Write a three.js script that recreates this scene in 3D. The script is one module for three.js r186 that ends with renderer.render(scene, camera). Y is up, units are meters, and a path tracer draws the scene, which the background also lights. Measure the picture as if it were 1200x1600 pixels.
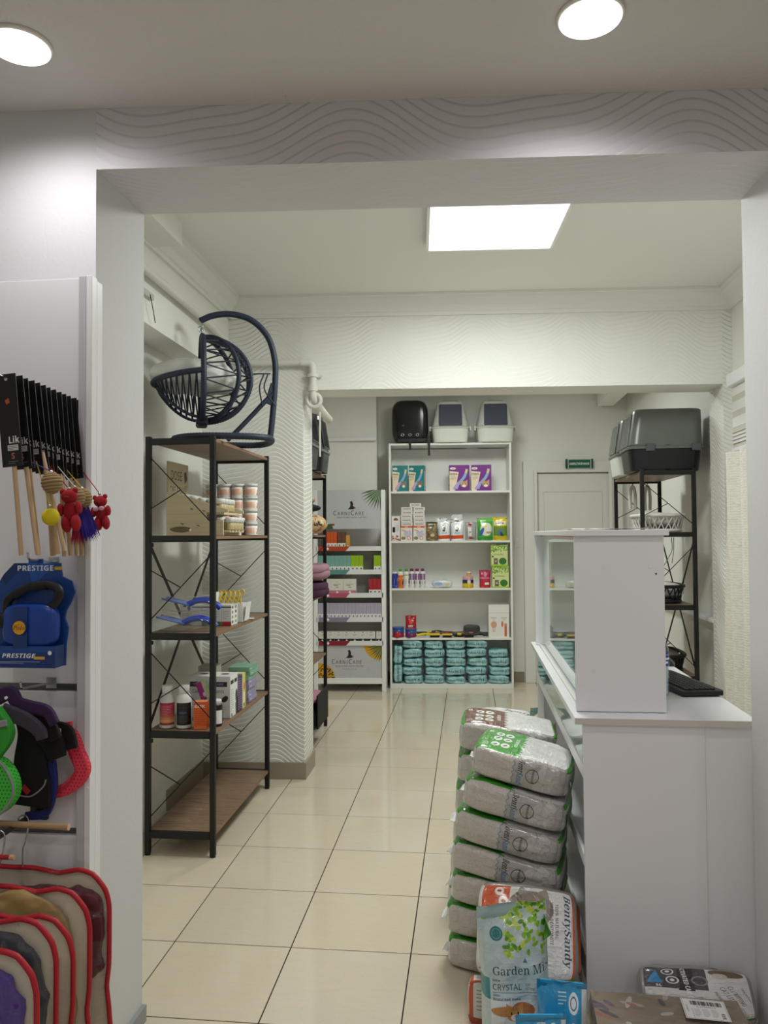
import * as THREE from 'three';
import { RoundedBoxGeometry } from 'three/addons/geometries/RoundedBoxGeometry.js';
import { mergeGeometries, toCreasedNormals } from 'three/addons/utils/BufferGeometryUtils.js';
import { RectAreaLightUniformsLib } from 'three/addons/lights/RectAreaLightUniformsLib.js';

// ---------------------------------------------------------------- camera, light, exposure
const scene = new THREE.Scene();
scene.background = new THREE.Color(0x050505);
const camera = new THREE.PerspectiveCamera(2 * Math.atan(800 / 1203) * 180 / Math.PI, 0.75, 0.05, 40);
const RAD = Math.PI / 180;
camera.position.set(0, 1.541, 0);
camera.rotation.order = 'YXZ';
camera.rotation.set(1.685 * RAD, 6.262 * RAD, -0.383 * RAD);
scene.add(camera);
const renderer = new THREE.WebGLRenderer();
renderer.toneMapping = THREE.LinearToneMapping;
renderer.toneMappingExposure = 0.77;
renderer.shadowMap.enabled = true;
RectAreaLightUniformsLib.init();
const CEIL_FRONT = 2.775, CEIL_MID = 3.06, CEIL_FAR = 3.06;
const LAMP = { panelMid: 40, panelFar: 34.5, spot: 2.45 };
const panelColor = new THREE.Color(0.95, 1.0, 0.94), spotColor = new THREE.Color(1, 0.965, 1.0);
function areaLight(x, y, z, w, h, intensity, color, turn = 0) {
  const l = new THREE.RectAreaLight(color, intensity, w, h);
  l.position.set(x, y, z); l.rotation.order = 'YXZ'; l.rotation.set(-Math.PI / 2, turn, 0); l.castShadow = true;
  l.name = 'area_light'; scene.add(l); return l;
}
const SKEW = Math.atan(0.066);              // the cross walls stand a little askew to the tile grid
const skewZ = (z0, x) => z0 - 0.066 * (x + 1.05);
areaLight(0.14, CEIL_MID - 0.052, -3.67, 0.62, 0.62, LAMP.panelMid, panelColor, SKEW);
areaLight(0.05, CEIL_FAR - 0.052, -6.35, 0.58, 0.58, LAMP.panelFar, panelColor, SKEW);
const SPOTS = [[0.30, -1.842], [-1.106, -1.781], [0.30, -0.45], [-1.106, -0.40], [0.30, 0.9], [-1.106, 0.9], [1.70, -0.45], [1.70, 0.9]];
for (const [x, z] of SPOTS) {
  const l = new THREE.SpotLight(spotColor, LAMP.spot, 0, 1.47, 0.6, 2); l.name = 'spot_light'; l.position.set(x, CEIL_FRONT - 0.016, z); l.target.position.set(x, 0, z);
  l.castShadow = true; l.shadow.radius = 3.2; scene.add(l, l.target);
}

// ---------------------------------------------------------------- helpers
let seedN = 7;
const rnd = () => { seedN = (seedN * 1664525 + 1013904223) >>> 0; return seedN / 4294967296; };
const rr = (a, b) => a + (b - a) * rnd();
const usedNames = {};
function numbered(n) { const k = usedNames[n] = (usedNames[n] ?? -1) + 1; return k ? n + '_' + String(k).padStart(3, '0') : n; }
function shadows(o) { o.traverse((c) => { if (c.isMesh) { c.castShadow = true; c.receiveShadow = true; } }); return o; }
function tag(o, label, category, group) { o.userData.label = label; o.userData.category = category; if (group) o.userData.group = group; return o; }
function thing(name, label, category, p = [0, 0, 0], turn = 0, group) {
  const o = new THREE.Group(); o.name = numbered(name); scene.add(o);
  o.position.set(...p); o.rotation.y = turn; return tag(o, label, category, group);
}
function clean(g) {
  const h = g.index ? g.toNonIndexed() : g;
  for (const k of Object.keys(h.attributes)) if (!['position', 'normal', 'uv'].includes(k)) h.deleteAttribute(k);
  if (!h.attributes.uv) h.setAttribute('uv', new THREE.BufferAttribute(new Float32Array(h.attributes.position.count * 2), 2));
  h.clearGroups?.(); h.morphAttributes = {};
  return h;
}
const join = (gs) => (Array.isArray(gs) ? (gs.length > 1 ? mergeGeometries(gs.map(clean)) : gs[0]) : gs);
function part(name, gs, m, parent) { const o = new THREE.Mesh(join(gs), m); o.name = name; o.castShadow = o.receiveShadow = true; parent.add(o); return o; }
function solo(name, gs, m, label, category, p = [0, 0, 0], turn = 0, group) {      // a thing that is one mesh
  const o = new THREE.Mesh(join(gs), m); o.name = numbered(name); o.castShadow = o.receiveShadow = true; scene.add(o);
  o.position.set(...p); o.rotation.y = turn; return tag(o, label, category, group);
}
function copyOf(o, label, p, turn = 0) { const c = o.clone(); c.name = numbered(o.name.replace(/_\d{3}$/, '')); scene.add(c); c.userData = { ...o.userData, label }; c.position.set(...p); c.rotation.set(0, turn, 0); return c; }
function struct(name, gs, m, parent = scene) { const o = part(name, gs, m, parent); o.userData.kind = 'structure'; return o; }
const box = (w, h, d, x = 0, y = 0, z = 0) => { const g = new THREE.BoxGeometry(w, h, d); metreUV(g); return g.translate(x, y, z); };
function metreUV(g) {
  const p = g.attributes.position, n = g.attributes.normal, uv = g.attributes.uv;
  for (let i = 0; i < p.count; i++) {
    const ax = Math.abs(n.getX(i)), ay = Math.abs(n.getY(i)), az = Math.abs(n.getZ(i));
    if (ay >= ax && ay >= az) uv.setXY(i, p.getX(i), p.getZ(i)); else if (ax > az) uv.setXY(i, p.getZ(i), p.getY(i)); else uv.setXY(i, p.getX(i), p.getY(i));
  }
  return g;
}
const rbox = (w, h, d, r = 0.004, x = 0, y = 0, z = 0, s = 2) => metreUV(new RoundedBoxGeometry(w, h, d, s, Math.min(r, w / 2.01, h / 2.01, d / 2.01))).translate(x, y, z);
const cyl = (r0, r1, h, x = 0, y = 0, z = 0, s = 20) => new THREE.CylinderGeometry(r0, r1, h, s).translate(x, y, z);
const lathe = (pts, s = 24) => new THREE.LatheGeometry(pts.map(([a, b]) => new THREE.Vector2(a, b)), s);
const V = (x, y, z) => new THREE.Vector3(x, y, z);
function tube(pts, r, closed = false, segs = 0, rad = 8, tension = 0.5) {
  const c = new THREE.CatmullRomCurve3(pts.map((p) => (p.isVector3 ? p : V(...p))), closed, 'catmullrom', tension);
  return new THREE.TubeGeometry(c, segs || Math.max(8, pts.length * 6), r, rad, closed);
}
function bar(a, b, r, rad = 8) {                                  // straight round bar
  const A = a.isVector3 ? a : V(...a), B = b.isVector3 ? b : V(...b), d = B.clone().sub(A);
  const g = new THREE.CylinderGeometry(r, r, d.length(), rad);
  g.applyQuaternion(new THREE.Quaternion().setFromUnitVectors(V(0, 1, 0), d.normalize()));
  return g.translate((A.x + B.x) / 2, (A.y + B.y) / 2, (A.z + B.z) / 2);
}
function flatBar(a, b, w, t) {                                    // straight flat bar, w in the y-z plane
  const A = V(...a), B = V(...b), d = B.clone().sub(A), g = new THREE.BoxGeometry(t, d.length(), w);
  g.applyQuaternion(new THREE.Quaternion().setFromUnitVectors(V(0, 1, 0), d.clone().normalize()));
  return g.translate((A.x + B.x) / 2, (A.y + B.y) / 2, (A.z + B.z) / 2);
}
function prism(poly, y0, y1) {                                    // upright prism over points [x, z], uv in metres
  const P = [], U = [], put = (x, y, z, u, v) => { P.push(x, y, z); U.push(u, v); };
  let area = 0; poly.forEach(([x, z], i) => { const [a, b] = poly[(i + 1) % poly.length]; area += x * b - a * z; });
  const pl = area > 0 ? poly.slice().reverse() : poly.slice();
  let s = 0;
  pl.forEach(([x, z], i) => {
    const [a, b] = pl[(i + 1) % pl.length], l = Math.hypot(a - x, b - z);
    put(x, y0, z, s, y0); put(a, y0, b, s + l, y0); put(a, y1, b, s + l, y1);
    put(x, y0, z, s, y0); put(a, y1, b, s + l, y1); put(x, y1, z, s, y1); s += l;
  });
  const tri = THREE.ShapeUtils.triangulateShape(pl.map(([x, z]) => new THREE.Vector2(x, z)), []);
  for (const [i, j, k] of tri) {
    for (const t of [i, j, k]) put(pl[t][0], y1, pl[t][1], pl[t][0], pl[t][1]);
    for (const t of [i, k, j]) put(pl[t][0], y0, pl[t][1], pl[t][0], pl[t][1]);
  }
  const g = new THREE.BufferGeometry();
  g.setAttribute('position', new THREE.Float32BufferAttribute(P, 3)); g.setAttribute('uv', new THREE.Float32BufferAttribute(U, 2));
  g.computeVertexNormals(); return g;
}
function extrude(pts, depth, bevel = 0, holes = []) {             // outline [x, y] pushed along z, centred in depth
  const s = new THREE.Shape(pts.map(([a, b]) => new THREE.Vector2(a, b)));
  for (const h of holes) s.holes.push(h);
  const g = new THREE.ExtrudeGeometry(s, { depth: depth - 2 * bevel, bevelEnabled: bevel > 0, bevelSize: bevel, bevelThickness: bevel, bevelSegments: 2, curveSegments: 16 });
  return g.translate(0, 0, -depth / 2 + bevel);
}
const hash = (x, y, z) => { const s = Math.sin(x * 127.1 + y * 311.7 + z * 74.7) * 43758.5453; return s - Math.floor(s); };
function noise(x, y, z) {
  const X = Math.floor(x), Y = Math.floor(y), Z = Math.floor(z), f = x - X, g = y - Y, h = z - Z, s = (t) => t * t * (3 - 2 * t), l = (a, b, t) => a + (b - a) * t;
  const u = s(f), v = s(g), w = s(h), c = (i, j, k) => hash(X + i, Y + j, Z + k);
  return l(l(l(c(0, 0, 0), c(1, 0, 0), u), l(c(0, 1, 0), c(1, 1, 0), u), v), l(l(c(0, 0, 1), c(1, 0, 1), u), l(c(0, 1, 1), c(1, 1, 1), u), v), w) * 2 - 1;
}
function smooth(g) {                                              // normals shared by vertices in the same place
  g.computeVertexNormals();
  const p = g.attributes.position, n = g.attributes.normal, m = new Map(), key = (i) => Math.round(p.getX(i) * 2e4) + ',' + Math.round(p.getY(i) * 2e4) + ',' + Math.round(p.getZ(i) * 2e4);
  for (let i = 0; i < p.count; i++) { const k = key(i), v = m.get(k) ?? V(0, 0, 0); v.add(V(n.getX(i), n.getY(i), n.getZ(i))); m.set(k, v); }
  for (let i = 0; i < p.count; i++) { const v = m.get(key(i)).clone().normalize(); n.setXYZ(i, v.x, v.y, v.z); }
  return g;
}

// ---------------------------------------------------------------- printed surfaces: one sheet holds every label
const SHEET = 2048, sheets = [];
let sheetEnd = 0, rows = [], ctx, plainCells = {};
function newSheet() { const c = document.createElement('canvas'); c.width = c.height = SHEET; sheets.push(c); ctx = c.getContext('2d'); ctx.fillStyle = '#888'; ctx.fillRect(0, 0, SHEET, SHEET); sheetEnd = 0; rows = []; plainCells = {}; }
newSheet();
function cell(w, h, draw) {                                       // reserves w x h pixels, draws with the origin at their corner
  let row = rows.filter((r) => r.h >= h && r.h <= h * 1.3 + 6 && r.x + w + 4 <= SHEET).sort((p, q) => p.h - q.h)[0];
  if (!row) { row = { x: 0, y: sheetEnd, h }; sheetEnd += h + 4; rows.push(row); if (sheetEnd > SHEET) throw new Error('sheet is full'); }
  const sx = row.x, sy = row.y;
  ctx.save(); ctx.beginPath(); ctx.rect(sx, sy, w, h); ctx.clip(); ctx.translate(sx, sy); draw(ctx, w, h); ctx.restore();
  const r = { u0: (sx + 1) / SHEET, u1: (sx + w - 1) / SHEET, v1: 1 - (sy + 1) / SHEET, v0: 1 - (sy + h - 1) / SHEET };
  row.x += w + 4; return r;
}
const plain = (c) => plainCells[c] ??= cell(8, 8, (k, w, h) => { k.fillStyle = c; k.fillRect(0, 0, w, h); });
const fill = (k, c, x, y, w, h) => { k.fillStyle = c; k.fillRect(x, y, w, h); };
function text(k, t, x, y, size, color = '#222', font = 'sans-serif', opt = {}) {
  k.save(); k.translate(x, y); if (opt.turn) k.rotate(opt.turn); if (opt.slant) k.transform(1, 0, -opt.slant, 1, 0, 0); if (opt.wide) k.scale(opt.wide, 1);
  k.font = (opt.bold ? 'bold ' : '') + size + 'px ' + font; k.textAlign = opt.align ?? 'center'; k.textBaseline = 'middle'; k.fillStyle = color; k.fillText(t, 0, 0); k.restore();
}
function disc(k, c, x, y, rx, ry = rx, turn = 0) { k.fillStyle = c; k.beginPath(); k.ellipse(x, y, rx, ry, turn, 0, 7); k.fill(); }
function poly(k, c, pts) { k.fillStyle = c; k.beginPath(); pts.forEach(([x, y], i) => (i ? k.lineTo(x, y) : k.moveTo(x, y))); k.closePath(); k.fill(); }
function stroke(k, c, lw, pts) { k.strokeStyle = c; k.lineWidth = lw; k.beginPath(); pts.forEach(([x, y], i) => (i ? k.lineTo(x, y) : k.moveTo(x, y))); k.stroke(); }
function ring(k, c, lw, x, y, r) { k.strokeStyle = c; k.lineWidth = lw; k.beginPath(); k.arc(x, y, r, 0, 7); k.stroke(); }
function lines(k, c, x, y, w, n, step, lw = 2) { for (let i = 0; i < n; i++) fill(k, c, x, y + i * step, w * (i === n - 1 ? 0.6 : 0.85 + 0.15 * hash(i, n, w)), lw); }
function speckle(k, w, h, n, colors) { for (let i = 0; i < n; i++) fill(k, colors[Math.floor(hash(i, n, 3) * colors.length)], hash(i, 1, n) * w, hash(i, 2, n) * h, 1 + hash(i, 5, n) * 2, 1 + hash(i, 6, n) * 2); }
function cat(k, c, dark, x, y, s) {                               // a cat's face as printed on packs
  poly(k, c, [[x - s, y - s * 1.25], [x - s * 0.3, y - s * 0.8], [x - s * 0.95, y - s * 0.1]]); poly(k, c, [[x + s, y - s * 1.25], [x + s * 0.3, y - s * 0.8], [x + s * 0.95, y - s * 0.1]]);
  disc(k, c, x, y, s, s * 0.88); disc(k, '#fff6ea', x, y + s * 0.45, s * 0.5, s * 0.36);
  for (const q of [-1, 1]) { disc(k, '#e8c860', x + q * s * 0.4, y - s * 0.05, s * 0.2, s * 0.18); disc(k, '#111', x + q * s * 0.4, y - s * 0.05, s * 0.11, s * 0.16); stroke(k, dark, s * 0.09, [[x + q * s * 0.16, y - s * 0.8], [x + q * s * 0.2, y - s * 0.4]]); stroke(k, dark, s * 0.09, [[x + q * s * 0.85, y + s * 0.2], [x + q * s * 0.55, y + s * 0.3]]); }
  poly(k, '#c56a6a', [[x - s * 0.13, y + s * 0.24], [x + s * 0.13, y + s * 0.24], [x, y + s * 0.38]]);
}
// uv of one face of a box moved into a cell; faces in the order +x -x +y -y +z -z
function faceUV(g, segs, cells) {
  const [a, b, c] = segs, n = [(b + 1) * (c + 1), (b + 1) * (c + 1), (a + 1) * (c + 1), (a + 1) * (c + 1), (a + 1) * (b + 1), (a + 1) * (b + 1)], uv = g.attributes.uv;
  let i = 0;
  n.forEach((m, f) => { const r = cells[f]; for (let j = 0; j < m; j++, i++) { let u = uv.getX(i), v = uv.getY(i); if (r.turn) [u, v] = [1 - v, u]; uv.setXY(i, r.u0 + (r.u1 - r.u0) * u, r.v0 + (r.v1 - r.v0) * v); } });
  return g;
}
const turned = (r) => ({ ...r, turn: true });
function sides(o) { const d = o.all ?? o.side ?? o.front; return [o.right ?? o.side ?? d, o.left ?? o.side ?? d, o.top ?? o.side ?? d, o.bottom ?? o.side ?? d, o.front ?? d, o.back ?? o.side ?? d]; }
// a carton standing on its base, centred in x and z
function carton(w, h, d, cells) { return faceUV(new THREE.BoxGeometry(w, h, d), [1, 1, 1], sides(cells)).translate(0, h / 2, 0); }
// a stuffed block (filled bag, cushion), standing on its base
function soft(w, h, d, cells, o = {}) {
  const { n = 5, seg = 10, rough = 0.004, freq = 14, seed = 1, pinchX = 0, pinchY = 0, flat = 0.5 } = o, segs = [seg, Math.max(4, Math.round(seg * 0.6)), Math.max(4, Math.round(seg * 0.8))];
  const g = new THREE.BoxGeometry(2, 2, 2, ...segs); if (cells) faceUV(g, segs, sides(cells));
  const p = g.attributes.position;
  for (let i = 0; i < p.count; i++) {
    let x = p.getX(i), y = p.getY(i), z = p.getZ(i);
    const L = Math.pow(Math.abs(x) ** n + Math.abs(y) ** n + Math.abs(z) ** n, 1 / n); x /= L; y /= L; z /= L;
    const px = 1 - pinchX * Math.abs(x) ** 5, py = 1 - pinchY * Math.abs(y) ** 4;
    let X = x * w / 2 * py, Y = y * h / 2 * px, Z = z * d / 2 * (py * 0.5 + 0.5) * (0.6 + 0.4 * px);
    const q = noise(X * freq + seed * 7.3, Y * freq + seed, Z * freq - seed * 3.1) + 0.5 * noise(X * freq * 2.3 + seed, Y * freq * 2.3, Z * freq * 2.3 + seed);
    X += x * q * rough; Y += y * q * rough; Z += z * q * rough;
    if (Y < -h / 2 * flat) Y = Math.max(Y, -h / 2);
    p.setXYZ(i, X, Y + h / 2, Z);
  }
  return smooth(g);
}
// a sealed pouch standing on its base: front and back sheets, gusset swelling below, flat seal on top
function pouch(w, h, d, front, back, o = {}) {
  const { nx = 12, ny = 18, rough = 0.004, freq = 16, seed = 1, top = 0.12, lean = 0, bow = 0 } = o, P = [], U = [], I = [];
  for (const s of [1, -1]) {
    const r = s > 0 ? front : back, o0 = P.length / 3;
    for (let j = 0; j <= ny; j++) for (let i = 0; i <= nx; i++) {
      const u = i / nx, v = j / ny, x = u * 2 - 1, e = Math.pow(Math.max(0, 1 - Math.abs(x) ** 4), 0.5), vv = Math.min(1, v / (1 - top));
      const prof = v > 1 - top ? 0.03 : (0.55 + 0.45 * Math.sin(Math.PI * Math.min(1, vv * 0.9 + 0.1))) * Math.pow(1 - vv ** 5, 0.6) + 0.03;
      const narrow = 1 - 0.05 * Math.sin(Math.PI * vv) - (v < 0.06 ? (0.06 - v) * 1.2 : 0);
      let X = x * w / 2 * narrow, Y = v * h, Z = s * d / 2 * prof * e;
      const q = noise(X * freq + seed * 5, Y * freq, s * 3 + seed) + 0.6 * noise(X * freq * 2.2, Y * freq * 2.2 + seed, s * 5);
      Z += q * rough * (0.4 + e) + lean * v + bow * v * v * x; Y += (i === 0 || i === nx ? 0 : q * rough * 0.3) + (v > 0.9 ? noise(x * 3, seed, 1) * h * 0.012 : 0); if (j === 0) Y = 0;
      P.push(X, Y, Z); const uu = s > 0 ? u : 1 - u; U.push(r.u0 + (r.u1 - r.u0) * uu, r.v0 + (r.v1 - r.v0) * v);
    }
    for (let j = 0; j < ny; j++) for (let i = 0; i < nx; i++) { const a = o0 + j * (nx + 1) + i, b = a + 1, c = a + nx + 1, e = c + 1; s > 0 ? I.push(a, b, e, a, e, c) : I.push(a, e, b, a, c, e); }
  }
  const N = (nx + 1) * (ny + 1);
  const stitch = (a, b) => I.push(a, a + N, b + N, a, b + N, b);
  for (let i = 0; i < nx; i++) { stitch(i + 1, i); stitch(ny * (nx + 1) + i, ny * (nx + 1) + i + 1); }
  for (let j = 0; j < ny; j++) { stitch(j * (nx + 1), (j + 1) * (nx + 1)); stitch((j + 1) * (nx + 1) + nx, j * (nx + 1) + nx); }
  const g = new THREE.BufferGeometry(); g.setAttribute('position', new THREE.Float32BufferAttribute(P, 3)); g.setAttribute('uv', new THREE.Float32BufferAttribute(U, 2)); g.setIndex(I);
  g.computeVertexNormals(); return g;
}

// ---------------------------------------------------------------- materials
const col = (hex) => new THREE.Color(hex);
const std = (hex, roughness = 0.6, o = {}) => new THREE.MeshStandardMaterial({ color: hex, roughness, ...o });
function canvasTexture(w, h, draw, repeat) {
  const c = document.createElement('canvas'); c.width = w; c.height = h; draw(c.getContext('2d'), w, h);
  const t = new THREE.CanvasTexture(c); t.colorSpace = THREE.SRGBColorSpace; t.wrapS = t.wrapT = THREE.RepeatWrapping; t.magFilter = THREE.LinearFilter;
  if (repeat) t.repeat.set(1 / repeat[0], 1 / repeat[1]); return t;
}
function heightTexture(n, f, repeat) {
  const a = new Uint8Array(n * n * 4);
  for (let j = 0; j < n; j++) for (let i = 0; i < n; i++) { const v = Math.round(255 * Math.min(1, Math.max(0, f(i / n, j / n)))); a.set([v, v, v, 255], (j * n + i) * 4); }
  const t = new THREE.DataTexture(a, n, n); t.wrapS = t.wrapT = THREE.RepeatWrapping; t.magFilter = THREE.LinearFilter; t.needsUpdate = true; t.repeat.set(1 / repeat[0], 1 / repeat[1]); return t;
}
const TAU = Math.PI * 2;
// combed plaster: ridges about 3 cm apart that swing up and down like waves
const wave = (amp, ridges) => (u, v) => { const b = v + amp * Math.sin(TAU * u) + amp * 0.3 * Math.sin(TAU * 2 * u + 1), r = ((b * ridges) % 1 + 1) % 1; return 0.15 + 0.75 * Math.pow(r < 0.78 ? r / 0.78 : (1 - r) / 0.22, 0.8); };
const combBump = heightTexture(1024, wave(0.09, 22), [0.62, 0.64]);
const beamBump = heightTexture(1024, wave(0.13, 18), [0.95, 0.57]);
const fineBump = heightTexture(512, (u, v) => 0.5 + 0.28 * noise(u * 40, v * 40, 1) + 0.2 * noise(u * 90, v * 90, 5), [0.5, 0.5]);
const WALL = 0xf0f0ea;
const M = {
  comb: std(WALL, 0.75, { bumpMap: combBump, bumpScale: 0.0065 }),
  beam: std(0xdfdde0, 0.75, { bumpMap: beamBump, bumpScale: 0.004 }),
  combSoft: std(WALL, 0.75, { bumpMap: combBump, bumpScale: 0.0028 }),
  wall: std(WALL, 0.8, { bumpMap: fineBump, bumpScale: 0.0005 }),
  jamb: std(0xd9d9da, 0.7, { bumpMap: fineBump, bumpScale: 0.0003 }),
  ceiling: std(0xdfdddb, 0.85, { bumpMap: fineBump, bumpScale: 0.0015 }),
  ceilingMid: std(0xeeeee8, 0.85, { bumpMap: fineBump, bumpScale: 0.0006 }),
  white: std(0xf0f0f2, 0.35), whiteEdge: std(0xdcd9d4, 0.5), desk: std(0xeeeef2, 0.22), gloss: std(0xefefef, 0.25),
  black: std(0x09090b, 0.55), blackGloss: std(0x0b0c0e, 0.18), darkPlastic: std(0x1b1d20, 0.25), greyPlastic: std(0x6d706c, 0.3),
  grout: std(0x2c2620, 0.95), baseTile: std(0x9b8e7d, 0.35), pipe: std(0xe2e1d8, 0.45), chrome: std(0xbfc2c6, 0.25, { metalness: 1 }),
  glass: new THREE.MeshPhysicalMaterial({ color: 0xf4fbf9, roughness: 0.02, transmission: 1, thickness: 0, ior: 1.52 }),
  film: new THREE.MeshPhysicalMaterial({ color: 0xfafbfb, roughness: 0.05, transmission: 0.97, thickness: 0, ior: 1.32 }),
  coverFilm: new THREE.MeshPhysicalMaterial({ color: 0xfbfcfc, roughness: 0.07, transmission: 0.97, thickness: 0, ior: 1.42 }),
  lampGlow: new THREE.MeshStandardMaterial({ color: 0xffffff, emissive: 0xffffff, emissiveIntensity: 2.2, roughness: 0.5 }),
};

// crumpled film: ridged noise, mirrored at its edges so that it tiles
const creases = (tile) => { const t = heightTexture(512, (u, v) => 0.15 + 0.55 * (1 - Math.abs(noise(u * 6, v * 6, 1) * 1.6)) ** 2 + 0.3 * (1 - Math.abs(noise(u * 15, v * 15, 4) * 1.6)) ** 2, [tile, tile]); t.wrapS = t.wrapT = THREE.MirroredRepeatWrapping; return t; };
const bagBump = creases(0.11), foilBump = creases(0.06);
const printSet = () => ({ matte: std(0xffffff, 0.7), satin: std(0xffffff, 0.42), gloss: std(0xffffff, 0.2), foil: std(0xffffff, 0.26, { bumpMap: foilBump, bumpScale: 0.004 }), bag: new THREE.MeshPhysicalMaterial({ color: 0xffffff, roughness: 0.3, clearcoat: 0.6, clearcoatRoughness: 0.12, bumpMap: bagBump, bumpScale: 0.0028 }) });
const PRINTS = [printSet(), printSet()];
let PRINT = PRINTS[0];
M.coverFilm.bumpMap = creases(0.13); M.coverFilm.bumpScale = 0.006;

// ---------------------------------------------------------------- the setting
const floor = new THREE.Group(); floor.name = 'floor'; floor.userData.kind = 'structure'; scene.add(floor);
part('grout_bed', box(5.6, 0.1, 11.2, 0, -0.0525, -3.0), M.grout, floor);
{
  const tone = (s) => canvasTexture(256, 256, (k, w, h) => {
    fill(k, '#d9d0bc', 0, 0, w, h);
    for (let i = 0; i < 500; i++) { const a = hash(i, s, 1), b = hash(i, s, 2), c = hash(i, s, 3); k.globalAlpha = 0.05; disc(k, c > 0.5 ? '#e3dbc9' : '#cbc1ab', a * w, b * h, 8 + 26 * hash(i, s, 4), 2 + 5 * hash(i, s, 5)); }
    k.globalAlpha = 0.3; speckle(k, w, h, 260 + s, ['#c4b9a3', '#e6dece', '#b8ad97']); k.globalAlpha = 1;
  }, [0.45, 0.45]);
  const mats = [0, 1, 2].map((s) => new THREE.MeshStandardMaterial({ map: tone(s), roughness: 0.085 + 0.015 * s, color: [0xffffff, 0xfbfaf8, 0xfffdf9][s] }));
  const g = rbox(0.4458, 0.012, 0.4458, 0.0012, 0, -0.006, 0, 1);
  for (let r = -8; r < 13; r++) for (let c = r < 0 ? -4 : -2; c < (r < 0 ? 8 : 7); c++) {
    const x = (-2.503 + c + 0.5) * 0.45, z = -(5.38 + r + 0.5) * 0.45;
    const t = part('tile', g, mats[Math.floor(hash(r, c, 4) * 3)], floor); t.position.set(x, hash(c, r, 1) * 0.0006 - 0.0006, z);
  }
}
const ZF = (x) => skewZ(-2.085, x), ZR = (x) => skewZ(-2.40, x);             // faces of the first cross wall
const XL = -1.05, XR = 0.871, XWL = -1.70, XWR = 1.655;
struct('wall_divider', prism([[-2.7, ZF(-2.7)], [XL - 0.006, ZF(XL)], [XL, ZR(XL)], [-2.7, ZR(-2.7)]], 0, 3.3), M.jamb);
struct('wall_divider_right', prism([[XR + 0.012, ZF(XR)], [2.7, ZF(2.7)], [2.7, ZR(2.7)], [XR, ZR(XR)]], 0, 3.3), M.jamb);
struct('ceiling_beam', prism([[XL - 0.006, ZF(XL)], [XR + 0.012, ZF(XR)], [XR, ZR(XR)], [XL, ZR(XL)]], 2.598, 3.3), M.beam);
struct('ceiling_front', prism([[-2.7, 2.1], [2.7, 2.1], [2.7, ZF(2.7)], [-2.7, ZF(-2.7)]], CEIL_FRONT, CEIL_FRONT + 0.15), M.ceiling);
struct('wall_rear', box(5.6, 3.4, 0.15, 0, 1.6, 2.15), M.wall);
struct('wall_front_left', box(0.15, 3.4, 4.6, -2.72, 1.6, -0.1), M.wall);
struct('wall_front_right', box(0.15, 3.4, 4.8, 2.72, 1.6, -0.1), M.wall);
// middle and far room
struct('wall_left', box(0.15, 3.4, 6.2, XWL - 0.075, 1.6, -5.4), M.wall);
struct('wall_right', box(0.15, 3.4, 6.2, XWR + 0.075, 1.6, -5.5), M.wall);
struct('ceiling_mid', box(3.7, 0.15, 6.3, 0, CEIL_MID + 0.075, -5.5), M.ceilingMid);
const Z2F = (x) => skewZ(-4.83, x), Z2R = (x) => skewZ(-5.11, x), X2L = -1.047, X2R = 1.593, LINTEL = 2.472;
struct('wall_column', prism([[XWL - 0.02, Z2F(XWL)], [X2L, Z2F(X2L)], [X2L, Z2R(X2L)], [XWL - 0.02, Z2R(XWL)]], 0, CEIL_MID + 0.02), M.comb);
struct('wall_column_right', prism([[X2R, Z2F(X2R)], [XWR + 0.02, Z2F(XWR)], [XWR + 0.02, Z2R(XWR)], [X2R, Z2R(X2R)]], 0, CEIL_MID + 0.02), M.comb);
struct('ceiling_lintel', prism([[X2L, Z2F(X2L)], [X2R, Z2F(X2R)], [X2R, Z2R(X2R)], [X2L, Z2R(X2L)]], LINTEL, CEIL_MID + 0.02), M.combSoft);
struct('ceiling_duct', box(0.16, 0.11, 1.15, -1.45, CEIL_MID - 0.055, -3.0), M.wall);
struct('wall_left_beam', box(0.17, 0.52, 2.5, XWL + 0.085, 2.565 + 0.26, -3.62), M.wall);
const ZB = (x) => skewZ(-8.07, x);
struct('wall_back', prism([[XWL - 0.1, ZB(XWL)], [XWR + 0.1, ZB(XWR)], [XWR + 0.1, ZB(XWR) - 0.15], [XWL - 0.1, ZB(XWL) - 0.15]], 0, 3.2), M.wall);
struct('wall_back_breast', prism([[XWL - 0.1, ZB(XWL) + 0.17], [-0.94, ZB(-0.94) + 0.17], [-0.94, ZB(-0.94) - 0.02], [XWL - 0.1, ZB(XWL) - 0.02]], 0, 3.2), M.wall);
struct('trim_1', rbox(0.78, 0.035, 0.03, 0.004, -1.325, 2.53, ZB(-1.33) + 0.185), M.white).rotation.y = 0;
struct('ceiling_beam_far', box(0.16, 0.2, 2.6, 1.42, CEIL_FAR - 0.1, -6.85), M.wall);
// plaster cornice: stepped cove run along the walls of the middle room
{
  const prof = [[0, 0], [0.02, 0], [0.022, 0.02], [0.034, 0.025], [0.05, 0.06], [0.085, 0.092], [0.09, 0.105], [0.105, 0.107], [0.105, 0.125], [0, 0.125]];
  const run = (len) => { const g = extrude(prof, len); return g; };
  const y = CEIL_MID - 0.123;
  const back = run(X2R - XWL + 0.3); back.rotateY(-Math.PI / 2);
  back.rotateY(SKEW); 
  struct('trim_2', back.translate(0, y, Z2F(0) - 0.002), M.ceilingMid);
  struct('trim_3', run(2.6).translate(XWL + 0.168, y, -3.6), M.ceilingMid);
  const rightRun = run(2.6); rightRun.rotateY(Math.PI);
  struct('trim_4', rightRun.translate(XWR, y, -3.7), M.ceilingMid);
}
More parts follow.
